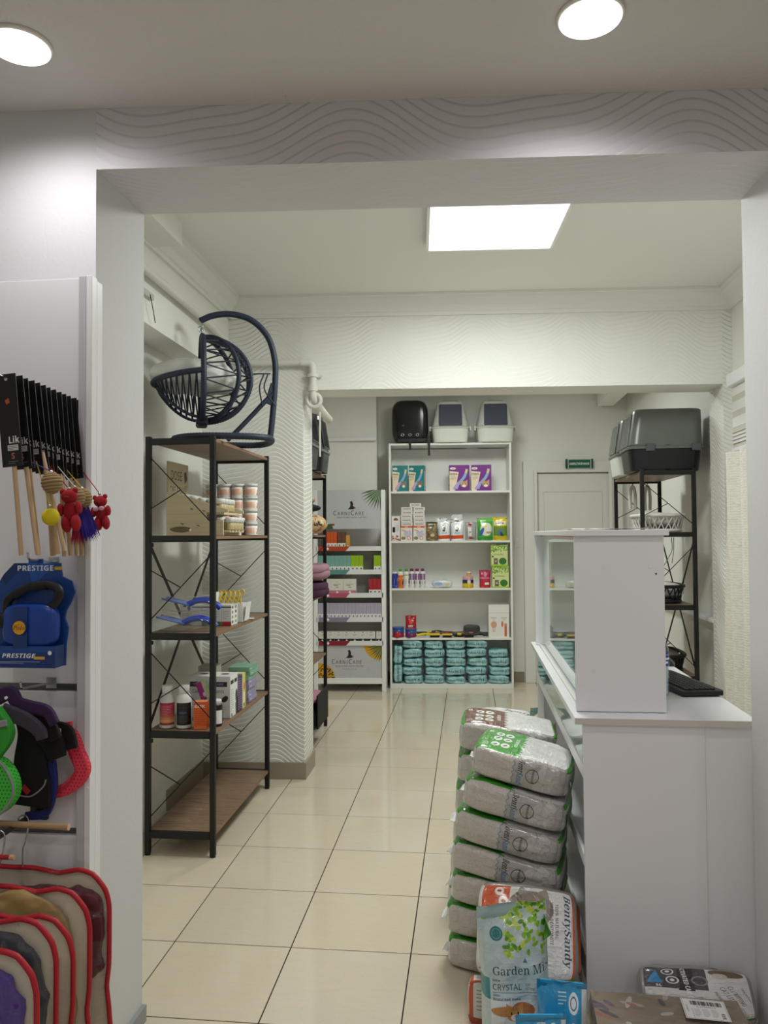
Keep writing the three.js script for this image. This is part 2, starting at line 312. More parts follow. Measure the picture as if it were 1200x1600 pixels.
// skirting tiles
{
  const sk = (a, b, y = 0.105, t = 0.012) => { const dx = b[0] - a[0], dz = b[1] - a[1], l = Math.hypot(dx, dz), nx = -dz / l * t, nz = dx / l * t; return prism([a, b, [b[0] + nx, b[1] + nz], [a[0] + nx, a[1] + nz]], 0, y); };
  struct('baseboard_column', [sk([XWL, Z2F(XWL)], [X2L + 0.012, Z2F(X2L)]), sk([X2L, Z2F(X2L)], [X2L, Z2R(X2L)])], M.baseTile);
  struct('baseboard_left', sk([XWL, -4.2], [XWL, -4.82]).scale(1, 1.1, 1), M.baseTile);
  struct('baseboard_back', sk([-0.9, ZB(-0.9)], [0.56, ZB(0.56)]), M.baseTile);
  struct('baseboard_divider', [sk([XL - 0.006, ZF(XL)], [XL, ZR(XL)], 0.05, 0.015)], std(0x9a9c9e, 0.5));
}
struct('trim_5', rbox(0.06, 0.025, 2.6, 0.004, XWR - 0.03, 0.955, -6.6), M.white);
// ceiling lamps
for (const [i, [x, z, s, label]] of [[0.14, -3.67, 0.655, 'square white panel lamp glowing on the ceiling beyond the beam'], [0.05, -6.35, 0.61, 'square white panel lamp on the ceiling of the farthest room']].entries()) {
  const t = thing('ceiling_panel_light', label, 'lamp', [x, CEIL_MID, z], SKEW, 'panel lamps');
  const r = 0.016; part('frame', [rbox(s, 0.05, r, 0.003, 0, -0.025, s / 2 - r / 2), rbox(s, 0.05, r, 0.003, 0, -0.025, -s / 2 + r / 2), rbox(r, 0.05, s - 2 * r, 0.003, s / 2 - r / 2, -0.025, 0), rbox(r, 0.05, s - 2 * r, 0.003, -s / 2 + r / 2, -0.025, 0)], M.gloss, t);
  part('diffuser', box(s - 2 * r, 0.006, s - 2 * r, 0, -0.044, 0), M.lampGlow, t);
}
{
  const spotLabels = ['round white downlight above the counter end, right of the beam centre', 'round white downlight at the far left ceiling edge above the white panel', ...['over the camera', 'behind the camera'].flatMap((w) => ['in line with the counter', 'in line with the wall panel'].map((s) => `round white downlight ${w}, ${s}`)), 'round white downlight over the camera, by the shop side wall', 'round white downlight behind the camera, by the shop side wall'];
  SPOTS.forEach(([x, z], i) => {
    const t = thing('downlight', spotLabels[i], 'lamp', [x, CEIL_FRONT, z], 0, i < 2 ? 'round downlights in view' : 'round downlights out of view');
    part('trim_ring', lathe([[0.072, 0.002], [0.08, 0.0], [0.079, -0.006], [0.074, -0.01], [0.07, -0.006]], 40), std(0xf3efe6, 0.4), t);
    part('diffuser', cyl(0.0735, 0.0735, 0.007, 0, -0.0085, 0, 40), M.lampGlow, t);
  });
}
// heating pipe along the wall, across the column and down past the lintel
{
  const t = thing('heating_pipe', 'white painted heating pipe along the left wall and over the wavy column', 'pipe');
  const zc = Z2F(-1.0) + 0.05;
  part('wall_run', tube([[-1.49, 2.79, -2.6], [-1.49, 2.79, -3.4], [-1.49, 2.775, -4.3], [-1.488, 2.75, -4.55], [-1.475, 2.70, -4.68], [-1.44, 2.655, -4.738], [-1.36, 2.643, -4.758], [-1.2, 2.641, zc + 0.01], [-1.04, 2.64, zc]], 0.021, false, 60, 12), M.pipe, t);
  part('drop', tube([[-1.05, 2.64, zc], [-0.99, 2.632, zc - 0.01], [-0.975, 2.58, zc - 0.012], [-0.975, 2.45, zc - 0.012], [-0.972, 2.405, zc - 0.03], [-0.955, 2.37, zc - 0.12], [-0.94, 2.34, zc - 0.22], [-0.94, 2.33, zc - 0.4]], 0.024, false, 60, 12), M.pipe, t);
  part('bracket', [cyl(0.034, 0.034, 0.022, -0.975, 2.555, zc - 0.012), box(0.12, 0.012, 0.012, -0.975, 2.555, zc - 0.03)], M.pipe, t);
  part('collar', [cyl(0.03, 0.03, 0.04, -0.975, 2.475, zc - 0.012), new THREE.TorusGeometry(0.042, 0.014, 10, 24).translate(-0.972, 2.40, zc - 0.03)], M.pipe, t);
  part('down_pipe', bar([-0.955, 2.36, zc - 0.13], [-0.955, 2.05, zc - 0.13], 0.006), M.pipe, t);
  const c = thing('wall_conduit', 'short grey cable duct with a hanging wire under the heating pipe', 'cable duct', [-1.52, 2.70, -3.42]);
  part('duct', rbox(0.022, 0.03, 0.3, 0.003), std(0xc9c9c4, 0.5), c); part('wire', tube([[0.012, 0, -0.1], [0.02, -0.06, -0.11], [0.012, -0.12, -0.16]], 0.0022), M.black, c);
}
// door to the far room, with its frame and the sign over it
{
  const g = new THREE.Group(); g.name = 'door_1'; g.userData.kind = 'structure'; scene.add(g); g.position.set(1.055, 0, ZB(1.055) + 0.002); g.rotation.y = SKEW;
  const dm = std(0xe2e2dc, 0.45), fr = std(0xe5e5df, 0.45);
  part('leaf', rbox(0.8, 2.16, 0.04, 0.003, 0.02, 1.085, 0.012), dm, g);
  for (const [y, h] of [[1.62, 0.72], [0.62, 0.9]]) part('panel', [rbox(0.6, 0.012, 0.012, 0.004, 0.02, y + h / 2, 0.034), rbox(0.6, 0.012, 0.012, 0.004, 0.02, y - h / 2, 0.034), rbox(0.012, h, 0.012, 0.004, -0.28, y, 0.034), rbox(0.012, h, 0.012, 0.004, 0.32, y, 0.034)], dm, g);
  part('frame', [rbox(0.11, 2.29, 0.075, 0.006, -0.435, 1.145, 0.03), rbox(0.11, 2.29, 0.075, 0.006, 0.475, 1.145, 0.03), rbox(1.02, 0.12, 0.075, 0.006, 0.02, 2.235, 0.031), rbox(0.03, 2.2, 0.05, 0.004, -0.365, 1.1, 0.06), rbox(0.03, 2.2, 0.05, 0.004, 0.405, 1.1, 0.06)], fr, g);
  part('door_handle', [bar([0.36, 1.05, 0.03], [0.36, 1.05, 0.075], 0.009), bar([0.36, 1.05, 0.075], [0.25, 1.05, 0.075], 0.009)], M.chrome, g);
  const s = thing('door_sign', 'small green sign with white lettering above the door', 'sign', [1.145, 2.262, ZB(1.145) + 0.09], SKEW);
  const face = cell(300, 96, (k, w, h) => { fill(k, '#0d5f46', 0, 0, w, h); text(k, 'AMELİYATHANE', w / 2, h / 2 + 2, 36, '#f2f4f2', 'sans-serif', { bold: true, wide: 0.92 }); });
  part('plate', carton(0.245, 0.085, 0.012, { front: face, side: plain('#0b5540') }).translate(0, -0.0425, 0), PRINT.satin, s);
  for (const q of [-1, 1]) { part('end_cap', rbox(0.018, 0.098, 0.024, 0.004, q * 0.132, 0, 0), std(0x14463a, 0.35), s); part('clip', rbox(0.008, 0.096, 0.026, 0.002, q * 0.116, 0, 0.001), std(0xc9cdca, 0.3), s); }
  const sw = thing('wall_switch', 'small white plate on the wall beside the door frame', 'switch', [0.5, 1.45, ZB(0.5) + 0.006], SKEW); part('plate', rbox(0.05, 0.1, 0.01, 0.003), M.white, sw); part('rocker', rbox(0.026, 0.05, 0.008, 0.002, 0, 0, 0.006), M.gloss, sw);
}
// window blind and curtain on the right wall
{
  const blindTex = canvasTexture(64, 512, (k, w, h) => { fill(k, '#e6e5e3', 0, 0, w, h); for (let i = 0; i < 4; i++) { fill(k, '#c9c5ba', 0, h * (0.16 + i * 0.25), w, h * 0.1); for (let j = 0; j < 6; j++) fill(k, '#d2d0cd', 0, h * (i * 0.25 + 0.02 + j * 0.022), w, 2); } });
  const b = thing('window_blind', 'white zebra roller blind half raised over the curtained window', 'blind', [XWR - 0.055, 0, -4.05]);
  part('cassette', rbox(0.08, 0.085, 1.66, 0.012, 0.01, 2.46, 0), M.white, b);
  const pl = new THREE.BoxGeometry(0.006, 0.38, 1.6); pl.translate(0, 2.235, 0); part('fabric', pl, new THREE.MeshStandardMaterial({ map: blindTex, roughness: 0.85 }), b);
  part('bottom_rail', rbox(0.022, 0.026, 1.62, 0.006, 0, 2.035, 0), M.white, b);
  for (let i = 0; i < 4; i++) part('fold', rbox(0.016, 0.004, 1.6, 0.001, -0.004, 2.075 + i * 0.022, 0), M.whiteEdge, b);
  const c = thing('curtain', 'cream woven curtain hanging in soft folds beside the wavy column', 'curtain', [XWR - 0.075, 0, -4.1]);
  const nz = 130, ny = 10, P = [], U = [], I = [];
  for (let j = 0; j <= ny; j++) for (let i = 0; i <= nz; i++) { const s = i / nz, y = 0.03 + (2.02 - 0.03) * j / ny; P.push(0.034 * Math.sin(s * 60 + 0.4 * Math.sin(j * 0.5)) + 0.012 * Math.sin(s * 23 + j * 0.2), y, 0.82 - 1.64 * s); U.push(s * 2.2, y); }
  for (let j = 0; j < ny; j++) for (let i = 0; i < nz; i++) { const a = j * (nz + 1) + i; I.push(a, a + 1, a + nz + 2, a, a + nz + 2, a + nz + 1); }
  const g = new THREE.BufferGeometry(); g.setAttribute('position', new THREE.Float32BufferAttribute(P, 3)); g.setAttribute('uv', new THREE.Float32BufferAttribute(U, 2)); g.setIndex(I); g.computeVertexNormals();
  const weave = canvasTexture(256, 256, (k, w, h) => { fill(k, '#e7e4db', 0, 0, w, h); for (let i = 0; i < 16; i++) { fill(k, '#dad5ca', 0, i * 16, w, 5); for (let j = 0; j < 40; j++) fill(k, hash(i, j, 2) > 0.5 ? '#efece4' : '#d2cdc1', hash(i, j, 1) * w, i * 16 + hash(i, j, 4) * 14, 14, 2); } }, [0.3, 0.24]);
  part('cloth', g, new THREE.MeshPhysicalMaterial({ map: weave, roughness: 0.95, side: THREE.DoubleSide }), c);
  part('hem', (() => { const pts = []; for (let i = 0; i <= nz; i++) { const s = i / nz; pts.push([0.034 * Math.sin(s * 60) + 0.012 * Math.sin(s * 23), 0.035, 0.82 - 1.64 * s]); } return tube(pts, 0.006, false, 260, 5); })(), std(0xd8d2c4, 0.9), c);
  const w = new THREE.Group(); w.name = 'window_1'; w.userData.kind = 'structure'; scene.add(w); w.position.set(XWR - 0.004, 0, -4.05);
  part('window_frame', [box(0.03, 0.06, 1.5, 0, 2.4, 0), box(0.03, 0.06, 1.5, 0, 0.9, 0), box(0.03, 1.5, 0.06, 0, 1.65, 0.72), box(0.03, 1.5, 0.06, 0, 1.65, -0.72)], M.white, w); part('pane', box(0.012, 1.44, 1.4, 0.004, 1.65, 0), std(0x1a1e24, 0.08), w);
}

// ---------------------------------------------------------------- black frame shelving units with wooden boards
const woodTex = canvasTexture(512, 512, (k, w, h) => {
  fill(k, '#846a53', 0, 0, w, h);
  for (let i = 0; i < 900; i++) { k.globalAlpha = 0.25 + 0.3 * hash(i, 9, 1); const y = hash(i, 1, 7) * h, x = hash(i, 2, 7) * w, l = 60 + 240 * hash(i, 3, 7); k.strokeStyle = ['#63503d', '#9c8068', '#4e3c2d', '#a58a70'][i % 4]; k.lineWidth = 1 + 7 * hash(i, 4, 7) ** 3; k.beginPath(); k.moveTo(x, y); k.bezierCurveTo(x + l / 3, y + 6 * hash(i, 5, 7) - 3, x + l * 0.66, y + 6 * hash(i, 6, 7) - 3, x + l, y); k.stroke(); }
  for (let i = 0; i < 26; i++) { k.globalAlpha = 0.5; disc(k, '#45331f', hash(i, 3, 3) * w, hash(i, 4, 3) * h, 12 + 26 * hash(i, 5, 3), 2 + 5 * hash(i, 6, 3)); }
  k.globalAlpha = 1;
}, [0.5, 0.5]);
const wood = new THREE.MeshStandardMaterial({ map: woodTex, roughness: 0.45 }), woodEdge = std(0x8a6a50, 0.5);
function shelving(label, x0, x1, zNear, zFar, levels, opt = {}) {
  const t = thing('shelving_unit', label, 'shelving', [(x0 + x1) / 2, 0, (zNear + zFar) / 2]), W = x1 - x0, D = zNear - zFar, P = 0.026, top = levels[levels.length - 1];
  const hx = W / 2 - P / 2, hz = D / 2 - P / 2;
  for (const a of [-1, 1]) for (const b of [-1, 1]) { const p = part('post', rbox(P, top + 0.004, P, 0.003, a * hx, (top + 0.004) / 2 + 0.006, b * hz), M.black, t); part('foot', cyl(0.012, 0.014, 0.01, a * hx, 0.005, b * hz, 12), M.darkPlastic, p); }
  levels.forEach((y, i) => {
    const bo = part('shelf_board', rbox(W - 0.012, 0.016, D - 2 * P + 0.004, 0.002, 0, y - 0.01, 0), wood, t);
    part('edge_band', box(0.001, 0.0155, D - 2 * P, W / 2 - 0.0055, y - 0.01, 0), woodEdge, bo);
    for (const b of [-1, 1]) part('crossbar', rbox(W - 2 * P, 0.032, P, 0.003, 0, y - 0.016, b * hz), M.black, t);
  });
  for (let i = 0; i + 1 < levels.length; i++) {
    const up = levels[levels.length - 1 - i] - 0.03, lo = levels[levels.length - 2 - i], h = up - lo, flip = i % 2 ? 1 : -1;      // thin rods with one branch
    for (const b of [-1, 1]) {
      const w = part('wire_brace', bar([flip * hx, up - h * 0.12, b * hz], [-flip * hx, lo + h * 0.12, b * hz], 0.0028, 6), M.black, t);
      part('branch', bar([-hx, flip < 0 ? lo + h * 0.28 : up - h * 0.3, b * hz], [0, (up + lo) / 2 + (flip < 0 ? h * 0.0 : -h * 0.0), b * hz], 0.0028, 6), M.black, w);
    }
  }
  const n = levels.length, bay = (k) => [levels[n - 1 - k] - 0.03, levels[n - 2 - k]], xb = opt.braceSide ?? -1;
  for (const [k, apex] of [[1, 'low'], [2, 'high']]) if (n > k + 1) for (const s of [-1, 1]) {
    const [u, l] = bay(k), outer = apex === 'low' ? u : l, inner = apex === 'low' ? l : u;
    part('flat_brace', flatBar([xb * (hx + 0.004), outer, s * (hz - 0.01)], [xb * (hx + 0.004), inner, s * 0.02], 0.02, 0.004), M.black, t);
  }
  for (const [k, y] of levels.slice(1, 4).entries()) part('knob', rbox(0.02, 0.02, 0.012, 0.004, -hx + 0.02, y - 0.045, hz + 0.012), M.black, t);
  return t;
}
const LEV = [0.115, 0.595, 1.068, 1.543, 2.02];
shelving('black metal shelving unit with brown boards by the column, carrying the egg chair', -1.573, -1.222, -3.615, -4.645, LEV);
shelving('black metal shelving unit half hidden behind the wavy column', -1.50, -1.150, -5.155, -6.185, LEV);
shelving('black metal shelving unit by the far right wall, carrying the pet carriers', 1.145, 1.505, -5.30, -6.25, [0.11, 0.59, 1.06, 1.545, 1.96], { braceSide: 1 });

// ---------------------------------------------------------------- rattan egg swing chair on the first unit
{
  const navy = std(0x232b40, 0.55), cord = std(0x1a2132, 0.6);
  const t = thing('egg_swing_chair', 'small navy rattan egg swing chair with silver cushion on top of shelving', 'pet chair', [-1.27, 2.024, -3.93], 0.38);
  const wrap = (pts, r, closed = false, segs = 80) => {            // wound tube: fine rings along its length
    const c = new THREE.CatmullRomCurve3(pts.map((p) => V(...p)), closed), g = new THREE.TubeGeometry(c, segs * 3, r, 10, closed), p = g.attributes.position, n = g.attributes.normal;
    for (let i = 0; i < p.count; i++) { const row = Math.floor(i / 11), k = row % 3 === 0 ? -0.0012 : 0.0004; p.setXYZ(i, p.getX(i) + n.getX(i) * k, p.getY(i) + n.getY(i) * k, p.getZ(i) + n.getZ(i) * k); }
    return g;
  };
  // base ring lying on the board, open at the back where the mast rises
  part('base_ring', wrap([[0.24, 0.018, 0.0], [0.19, 0.018, 0.17], [0.0, 0.018, 0.2], [-0.19, 0.018, 0.14], [-0.26, 0.018, 0.0], [-0.19, 0.018, -0.14], [0.0, 0.018, -0.2], [0.19, 0.018, -0.17]], 0.017, true, 90), navy, t);
  part('mast', wrap([[0.235, 0.03, 0], [0.248, 0.15, 0], [0.262, 0.33, 0], [0.262, 0.45, 0], [0.225, 0.58, 0], [0.14, 0.665, 0], [0.03, 0.692, 0], [-0.07, 0.675, 0], [-0.13, 0.645, 0]], 0.0165, false, 110), navy, t);
  part('strut', wrap([[0.25, 0.28, 0.0], [0.17, 0.19, 0.0], [0.06, 0.07, 0.0], [0.01, 0.02, 0.0]], 0.013, false, 40), navy, t);
  part('gusset', extrude([[0.0, 0], [0.03, 0.1], [0.045, 0.1], [0.045, -0.02]], 0.02, 0.004).translate(0.212, 0.23, 0), navy, t);
  part('hook', [tube([[-0.125, 0.64, 0], [-0.118, 0.615, 0.006], [-0.126, 0.6, 0], [-0.118, 0.588, -0.006], [-0.12, 0.57, 0]], 0.005), tube([[-0.13, 0.615, 0], [-0.14, 0.6, 0.01], [-0.125, 0.585, 0], [-0.11, 0.6, -0.01]], 0.003, true)], M.chrome, t);
  // basket: back arcs from top to bottom, a lower bowl to the front (-x)
  const C = V(-0.12, 0.335, 0), R = 0.235, ry = 0.225;
  const back = (az, k) => { const a = Math.PI * (k - 0.5); return [C.x + R * Math.cos(a) * Math.cos(az) * 1.1, C.y + ry * Math.sin(a), C.z + R * Math.cos(a) * Math.sin(az)]; };
  const arcs = [-1.571, -0.82, -0.28, 0.28, 0.82, 1.571];
  const basket = part('basket_rim', [wrap(Array.from({ length: 13 }, (_, i) => back(1.571, i / 12)), 0.0145, false, 50), wrap(Array.from({ length: 13 }, (_, i) => back(-1.571, i / 12)), 0.0145, false, 50)], navy, t);
  for (const az of arcs.slice(1, -1)) part('back_arc', wrap(Array.from({ length: 13 }, (_, i) => back(az, i / 12)), 0.0125, false, 50), navy, t);
  const lip = (s) => { const a = Math.PI * s; return [C.x - 0.245 * Math.sin(a), C.y + 0.005 - 0.035 * Math.sin(a), C.z + R * Math.cos(a)]; };
  part('front_lip', wrap(Array.from({ length: 15 }, (_, i) => lip(i / 14)), 0.0145, false, 60), navy, t);
  const low = (s) => { const a = Math.PI * s, q = Math.sin(a); return V(C.x - 0.215 * q, C.y - ry * 0.93 + 0.135 * q * q, C.z + R * (0.3 + 0.25 * q) * Math.cos(a)); };
  part('bottom_rim', wrap(Array.from({ length: 13 }, (_, i) => low(i / 12).toArray()), 0.008, false, 40), navy, t);
  for (let j = 0; j + 1 < arcs.length; j++) { const pts = []; for (let i = 0; i <= 16; i++) pts.push(V(...back(arcs[j + (i % 2)], 0.07 + 0.86 * i / 16))); const gs = []; for (let i = 0; i < 16; i++) gs.push(bar(pts[i], pts[i + 1], 0.004, 6)); part('lacing', gs, cord, t); }
  { const gs = []; const n = 22; for (let i = 0; i < n; i++) { gs.push(bar(V(...lip(i / n)), low((i + 0.5) / n), 0.004, 6), bar(low((i + 0.5) / n), V(...lip((i + 1) / n)), 0.004, 6)); } part('front_lacing', gs, cord, t); }
  part('foot_pad', rbox(0.06, 0.05, 0.14, 0.014, C.x, C.y - ry + 0.002, 0), navy, t);
  part('tie_cord', [tube([[0.11, 0.37, 0.02], [0.18, 0.375, 0.03], [0.235, 0.38, 0.02]], 0.004), tube([[0.2, 0.375, 0.03], [0.175, 0.3, 0.045], [0.19, 0.2, 0.04]], 0.004), tube([[0.22, 0.375, 0.03], [0.2, 0.29, 0.05], [0.26, 0.2, 0.045]], 0.004)], cord, t);
  const cush = soft(0.43, 0.17, 0.37, null, { n: 2.5, seg: 22, rough: 0.012, freq: 16, seed: 4, pinchX: 0.2 });
  const cm = part('cushion', cush, std(0xd6d6d2, 0.42), t); cm.position.set(-0.165, 0.258, 0); cm.rotation.z = -0.04;
}

// ---------------------------------------------------------------- the counter
const CTR = { x0: 0.335, x1: 0.885, zn: -2.56, zf: -4.33, top: 0.945 };
{
  const L = CTR.zn - CTR.zf, zm = (CTR.zn + CTR.zf) / 2;
  const d = thing('counter_desk', 'white sales counter with grey end panel and open shelves on the aisle side', 'counter', [0, 0, 0]);
  part('worktop', rbox(CTR.x1 - CTR.x0 + 0.02, 0.022, L, 0.002, (CTR.x0 + CTR.x1) / 2 + 0.01, CTR.top - 0.011, zm), M.desk, d);
  part('edge_band', box(CTR.x1 - CTR.x0 + 0.018, 0.02, 0.001, (CTR.x0 + CTR.x1) / 2 + 0.01, CTR.top - 0.011, CTR.zn + 0.0008), std(0xd3cec7, 0.55), d);
  part('end_panel', rbox(0.38, 0.921, 0.018, 0.002, 0.363 + 0.19, 0.4615, CTR.zn - 0.02), M.white, d);
  part('end_panel', rbox(0.17, 0.921, 0.016, 0.002, 0.363 + 0.465, 0.4615, CTR.zn - 0.022), M.white, d);
  part('far_panel', rbox(0.5, 0.921, 0.018, 0.002, 0.62, 0.4615, CTR.zf + 0.02), M.white, d);
  part('back_panel', rbox(0.016, 0.9, L - 0.06, 0.002, 0.60, 0.455, zm), M.white, d);
  for (const y of [0.19, 0.475, 0.76]) { const s = part('shelf_board', rbox(0.226, 0.018, L - 0.06, 0.002, 0.485, y, zm), M.white, d); part('lip', rbox(0.012, 0.04, L - 0.06, 0.002, 0.368, y + 0.004, zm), M.white, s); }
  part('plinth', rbox(0.24, 0.06, L - 0.06, 0.002, 0.49, 0.03, zm), M.whiteEdge, d);
  part('post', rbox(0.035, 0.92, 0.018, 0.002, 0.38, 0.461, CTR.zf + 0.06), M.white, d);
  part('glass_pane', box(0.005, 0.142, L - 0.12, 0.368, 0.852, zm), M.glass, d);

  const c = thing('display_cabinet', 'tall white glass fronted display cabinet standing on the counter', 'cabinet', [0, CTR.top, 0]);
  const zn = -2.645, zf = -4.22, H = 0.585, len = zn - zf, zc = (zn + zf) / 2;
  part('side_panel', rbox(0.292, H, 0.018, 0.002, 0.352 + 0.146, H / 2 + 0.002, zn - 0.009), M.white, c);
  part('top_board', rbox(0.312, 0.02, len + 0.03, 0.002, 0.346 + 0.156, H + 0.012, zc), M.white, c);
  part('far_side_panel', rbox(0.05, H, 0.018, 0.002, 0.377, H / 2 + 0.002, zf + 0.009), M.white, c);
  part('far_side_panel', rbox(0.2, H, 0.016, 0.002, 0.54, H / 2 + 0.002, zf + 0.009), M.white, c);
  part('back_board', rbox(0.014, H, len - 0.04, 0.002, 0.636, H / 2 + 0.002, zc), M.white, c);
  part('glass_pane', box(0.005, H - 0.004, len - 0.04, 0.392, H / 2 + 0.002, zc), M.glass, c);
  part('track', rbox(0.014, 0.006, len - 0.04, 0.001, 0.375, 0.004, zc), M.whiteEdge, c);
  part('top_rail', rbox(0.02, 0.012, len - 0.04, 0.001, 0.395, H - 0.008, zc), M.whiteEdge, c);
  for (const [x, y] of [[0.45, 0.48], [0.6, 0.485], [0.41, 0.135], [0.52, 0.13]].slice(0, 3)) part('screw_cap', cyl(0.007, 0.007, 0.002, 0, 0, 0, 16).rotateX(Math.PI / 2).translate(x, y, zn + 0.0008), M.gloss, c);
  part('screw_hole', cyl(0.003, 0.003, 0.0015, 0, 0, 0, 12).rotateX(Math.PI / 2).translate(0.617, 0.46, zn + 0.0006), M.black, c);

  const paper = new THREE.PlaneGeometry(0.24, 0.5, 12, 20).rotateX(-Math.PI / 2), pp = paper.attributes.position;
  for (let i = 0; i < pp.count; i++) pp.setY(i, 0.003 + 0.004 * Math.abs(noise(pp.getX(i) * 14, 1, pp.getZ(i) * 9)));
  smooth(paper);
  solo('paper_sheet', paper, new THREE.MeshStandardMaterial({ color: 0xf2f2f0, roughness: 0.8, side: THREE.DoubleSide }), 'crumpled white paper sheet lying on top of the display cabinet', 'paper', [0.52, CTR.top + H + 0.0225, -3.0], 0.06);
}
// on the worktop
{
  const k = thing('computer_keyboard', 'black computer keyboard on the white counter top', 'keyboard', [0.80, CTR.top, -3.13], -1.38);
  part('case', extrude([[-0.21, -0.075], [0.21, -0.075], [0.215, 0.07], [0.2, 0.078], [-0.2, 0.078], [-0.215, 0.07]], 0.018, 0.004).rotateX(-Math.PI / 2).translate(0, 0.0125, 0), M.black, k);
  const keyG = rbox(0.0155, 0.008, 0.0155, 0.003, 0, 0, 0, 1), km = std(0x1b1b1d, 0.5);
  for (let r = 0; r < 6; r++) for (let c = 0; c < 21; c++) { if (r === 5 && c > 3 && c < 9) { if (c === 4) part('key', rbox(0.095, 0.008, 0.0155, 0.003, -0.088, 0.024, 0.05, 1), km, k); continue; } part('key', keyG, km, k).position.set(-0.19 + c * 0.019, 0.024, -0.047 + r * 0.0195); }
  const m = thing('computer_mouse', 'black computer mouse beyond the keyboard on the counter', 'mouse', [0.88, CTR.top, -3.62], 0.3);
  const mb = new THREE.SphereGeometry(1, 24, 14); mb.scale(0.03, 0.036, 0.055); const mp = mb.attributes.position; for (let i = 0; i < mp.count; i++) if (mp.getY(i) < 0) mp.setY(i, 0); smooth(mb);
  part('body', mb, M.darkPlastic, m); part('wheel', cyl(0.008, 0.008, 0.006, 0, 0, 0, 16).rotateZ(Math.PI / 2).translate(0, 0.03, -0.028), M.black, m);
  const b = thing('water_bottle', 'clear plastic water bottle with blue label beside the cabinet panel', 'bottle', [0.69, CTR.top, -2.93]);
  const prof = [[0.001, 0.003], [0.026, 0.001], [0.033, 0.008]]; for (let i = 0; i < 7; i++) prof.push([0.0335, 0.018 + i * 0.013], [0.031, 0.0245 + i * 0.013]); prof.push([0.0335, 0.115], [0.0335, 0.16], [0.031, 0.18], [0.02, 0.205], [0.013, 0.215], [0.013, 0.222]);
  part('shell', lathe(prof, 28), new THREE.MeshPhysicalMaterial({ color: 0xe9f3f8, roughness: 0.06, transmission: 0.95, thickness: 0, ior: 1.4 }), b);
  part('water', lathe([[0.001, 0.005], [0.0295, 0.009], [0.0295, 0.11], [0.0295, 0.15], [0.001, 0.151]], 24), new THREE.MeshPhysicalMaterial({ color: 0xf2f8fb, roughness: 0.02, transmission: 1, thickness: 0.05, ior: 1.33 }), b);
  const lab = cell(256, 96, (q, w, h) => { fill(q, '#2b3f8c', 0, 0, w, h); fill(q, '#dfe6f4', 0, 38, w, 14); for (let i = 0; i < 5; i++) { disc(q, '#e9eef8', 26 + i * 52, 70, 10, 8); fill(q, '#7e93cf', 14 + i * 52, 14, 26, 8); } });
  const lg = new THREE.CylinderGeometry(0.0342, 0.0342, 0.05, 28, 1, true).translate(0, 0.137, 0), uv = lg.attributes.uv; for (let i = 0; i < uv.count; i++) uv.setXY(i, lab.u0 + (lab.u1 - lab.u0) * uv.getX(i), lab.v0 + (lab.v1 - lab.v0) * uv.getY(i));
  part('label_band', lg, PRINT.gloss, b);
  part('cap', cyl(0.0155, 0.0155, 0.016, 0, 0.226, 0, 24), std(0x2c50a8, 0.4), b);
}

// ---------------------------------------------------------------- tall white shelf at the back wall and what stands on it
const ORD = ['first', 'second', 'third', 'fourth', 'fifth', 'sixth', 'seventh', 'eighth', 'ninth', 'tenth', 'eleventh', 'twelfth', 'thirteenth', 'fourteenth', 'fifteenth', 'sixteenth', 'seventeenth'];
const BS = { x: -0.795, w: 1.23, z: -7.712, d: 0.32, lev: [0.045, 0.505, 1.0, 1.476, 1.976, 2.46] };
// a place on that shelf: a = metres from its left side, b = metres behind its front edge
const onBack = (a, y, b) => { const c = Math.cos(SKEW), s = Math.sin(SKEW); return [BS.x + a * c - b * s, y, BS.z - a * s - b * c]; };
const pxA = (u) => (u - 610) / 193 * BS.w;                         // a horizontal position measured off the shelf front
{
  const shelfWhite = std(0xefefeb, 0.38), t = thing('bookcase', 'tall white open shelf full of pet goods against the back wall', 'shelf', onBack(BS.w / 2, 0, BS.d / 2), SKEW), T = 0.02;
  for (const s of [-1, 1]) part('side_panel', rbox(T, 2.46, BS.d, 0.002, s * (BS.w / 2 - T / 2), 1.23, 0), shelfWhite, t);
  BS.lev.forEach((y, i) => part('shelf_board', rbox(BS.w - 2 * T, i ? T : 0.045, BS.d - 0.004, 0.002, 0, i ? y - T / 2 : 0.0225, 0), shelfWhite, t));
  part('back_panel', box(BS.w - 2 * T, 2.4, 0.006, 0, 1.23, -BS.d / 2 + 0.006), shelfWhite, t);
}
const put = (name, geo, mat, label, category, a, y, b, turn = 0, group) => solo(name, geo, mat, label, category, onBack(a, y + 0.0006, b), SKEW + turn, group);
// cells of the cartons
const tunnelBox = (c, c2, kit) => cell(150, 190, (k, w, h) => {
  fill(k, c, 0, 0, w, h); poly(k, '#ecdcc0', [[0, 44], [70, 52], [40, h], [0, h]]); disc(k, '#f4eede', 26, 26, 22, 9); text(k, 'cat', 26, 26, 13, c, 'serif', { bold: true });
  text(k, 'TUNNEL', 30, 66, 16, '#4a3a30', 'sans-serif', { bold: true }); lines(k, '#8b7a66', 8, 80, 44, 4, 8);
  k.strokeStyle = '#8fb4e0'; k.lineWidth = 20; k.beginPath(); k.moveTo(50, 175); k.bezierCurveTo(70, 100, 110, 130, 130, 30); k.stroke(); k.strokeStyle = c2; k.lineWidth = 20; k.beginPath(); k.moveTo(30, 178); k.bezierCurveTo(50, 150, 60, 150, 66, 125); k.stroke(); k.strokeStyle = '#f0d070'; k.lineWidth = 14; k.beginPath(); k.moveTo(122, 60); k.lineTo(130, 30); k.stroke();
  cat(k, kit, '#5a4334', 108, 140, 26);
});
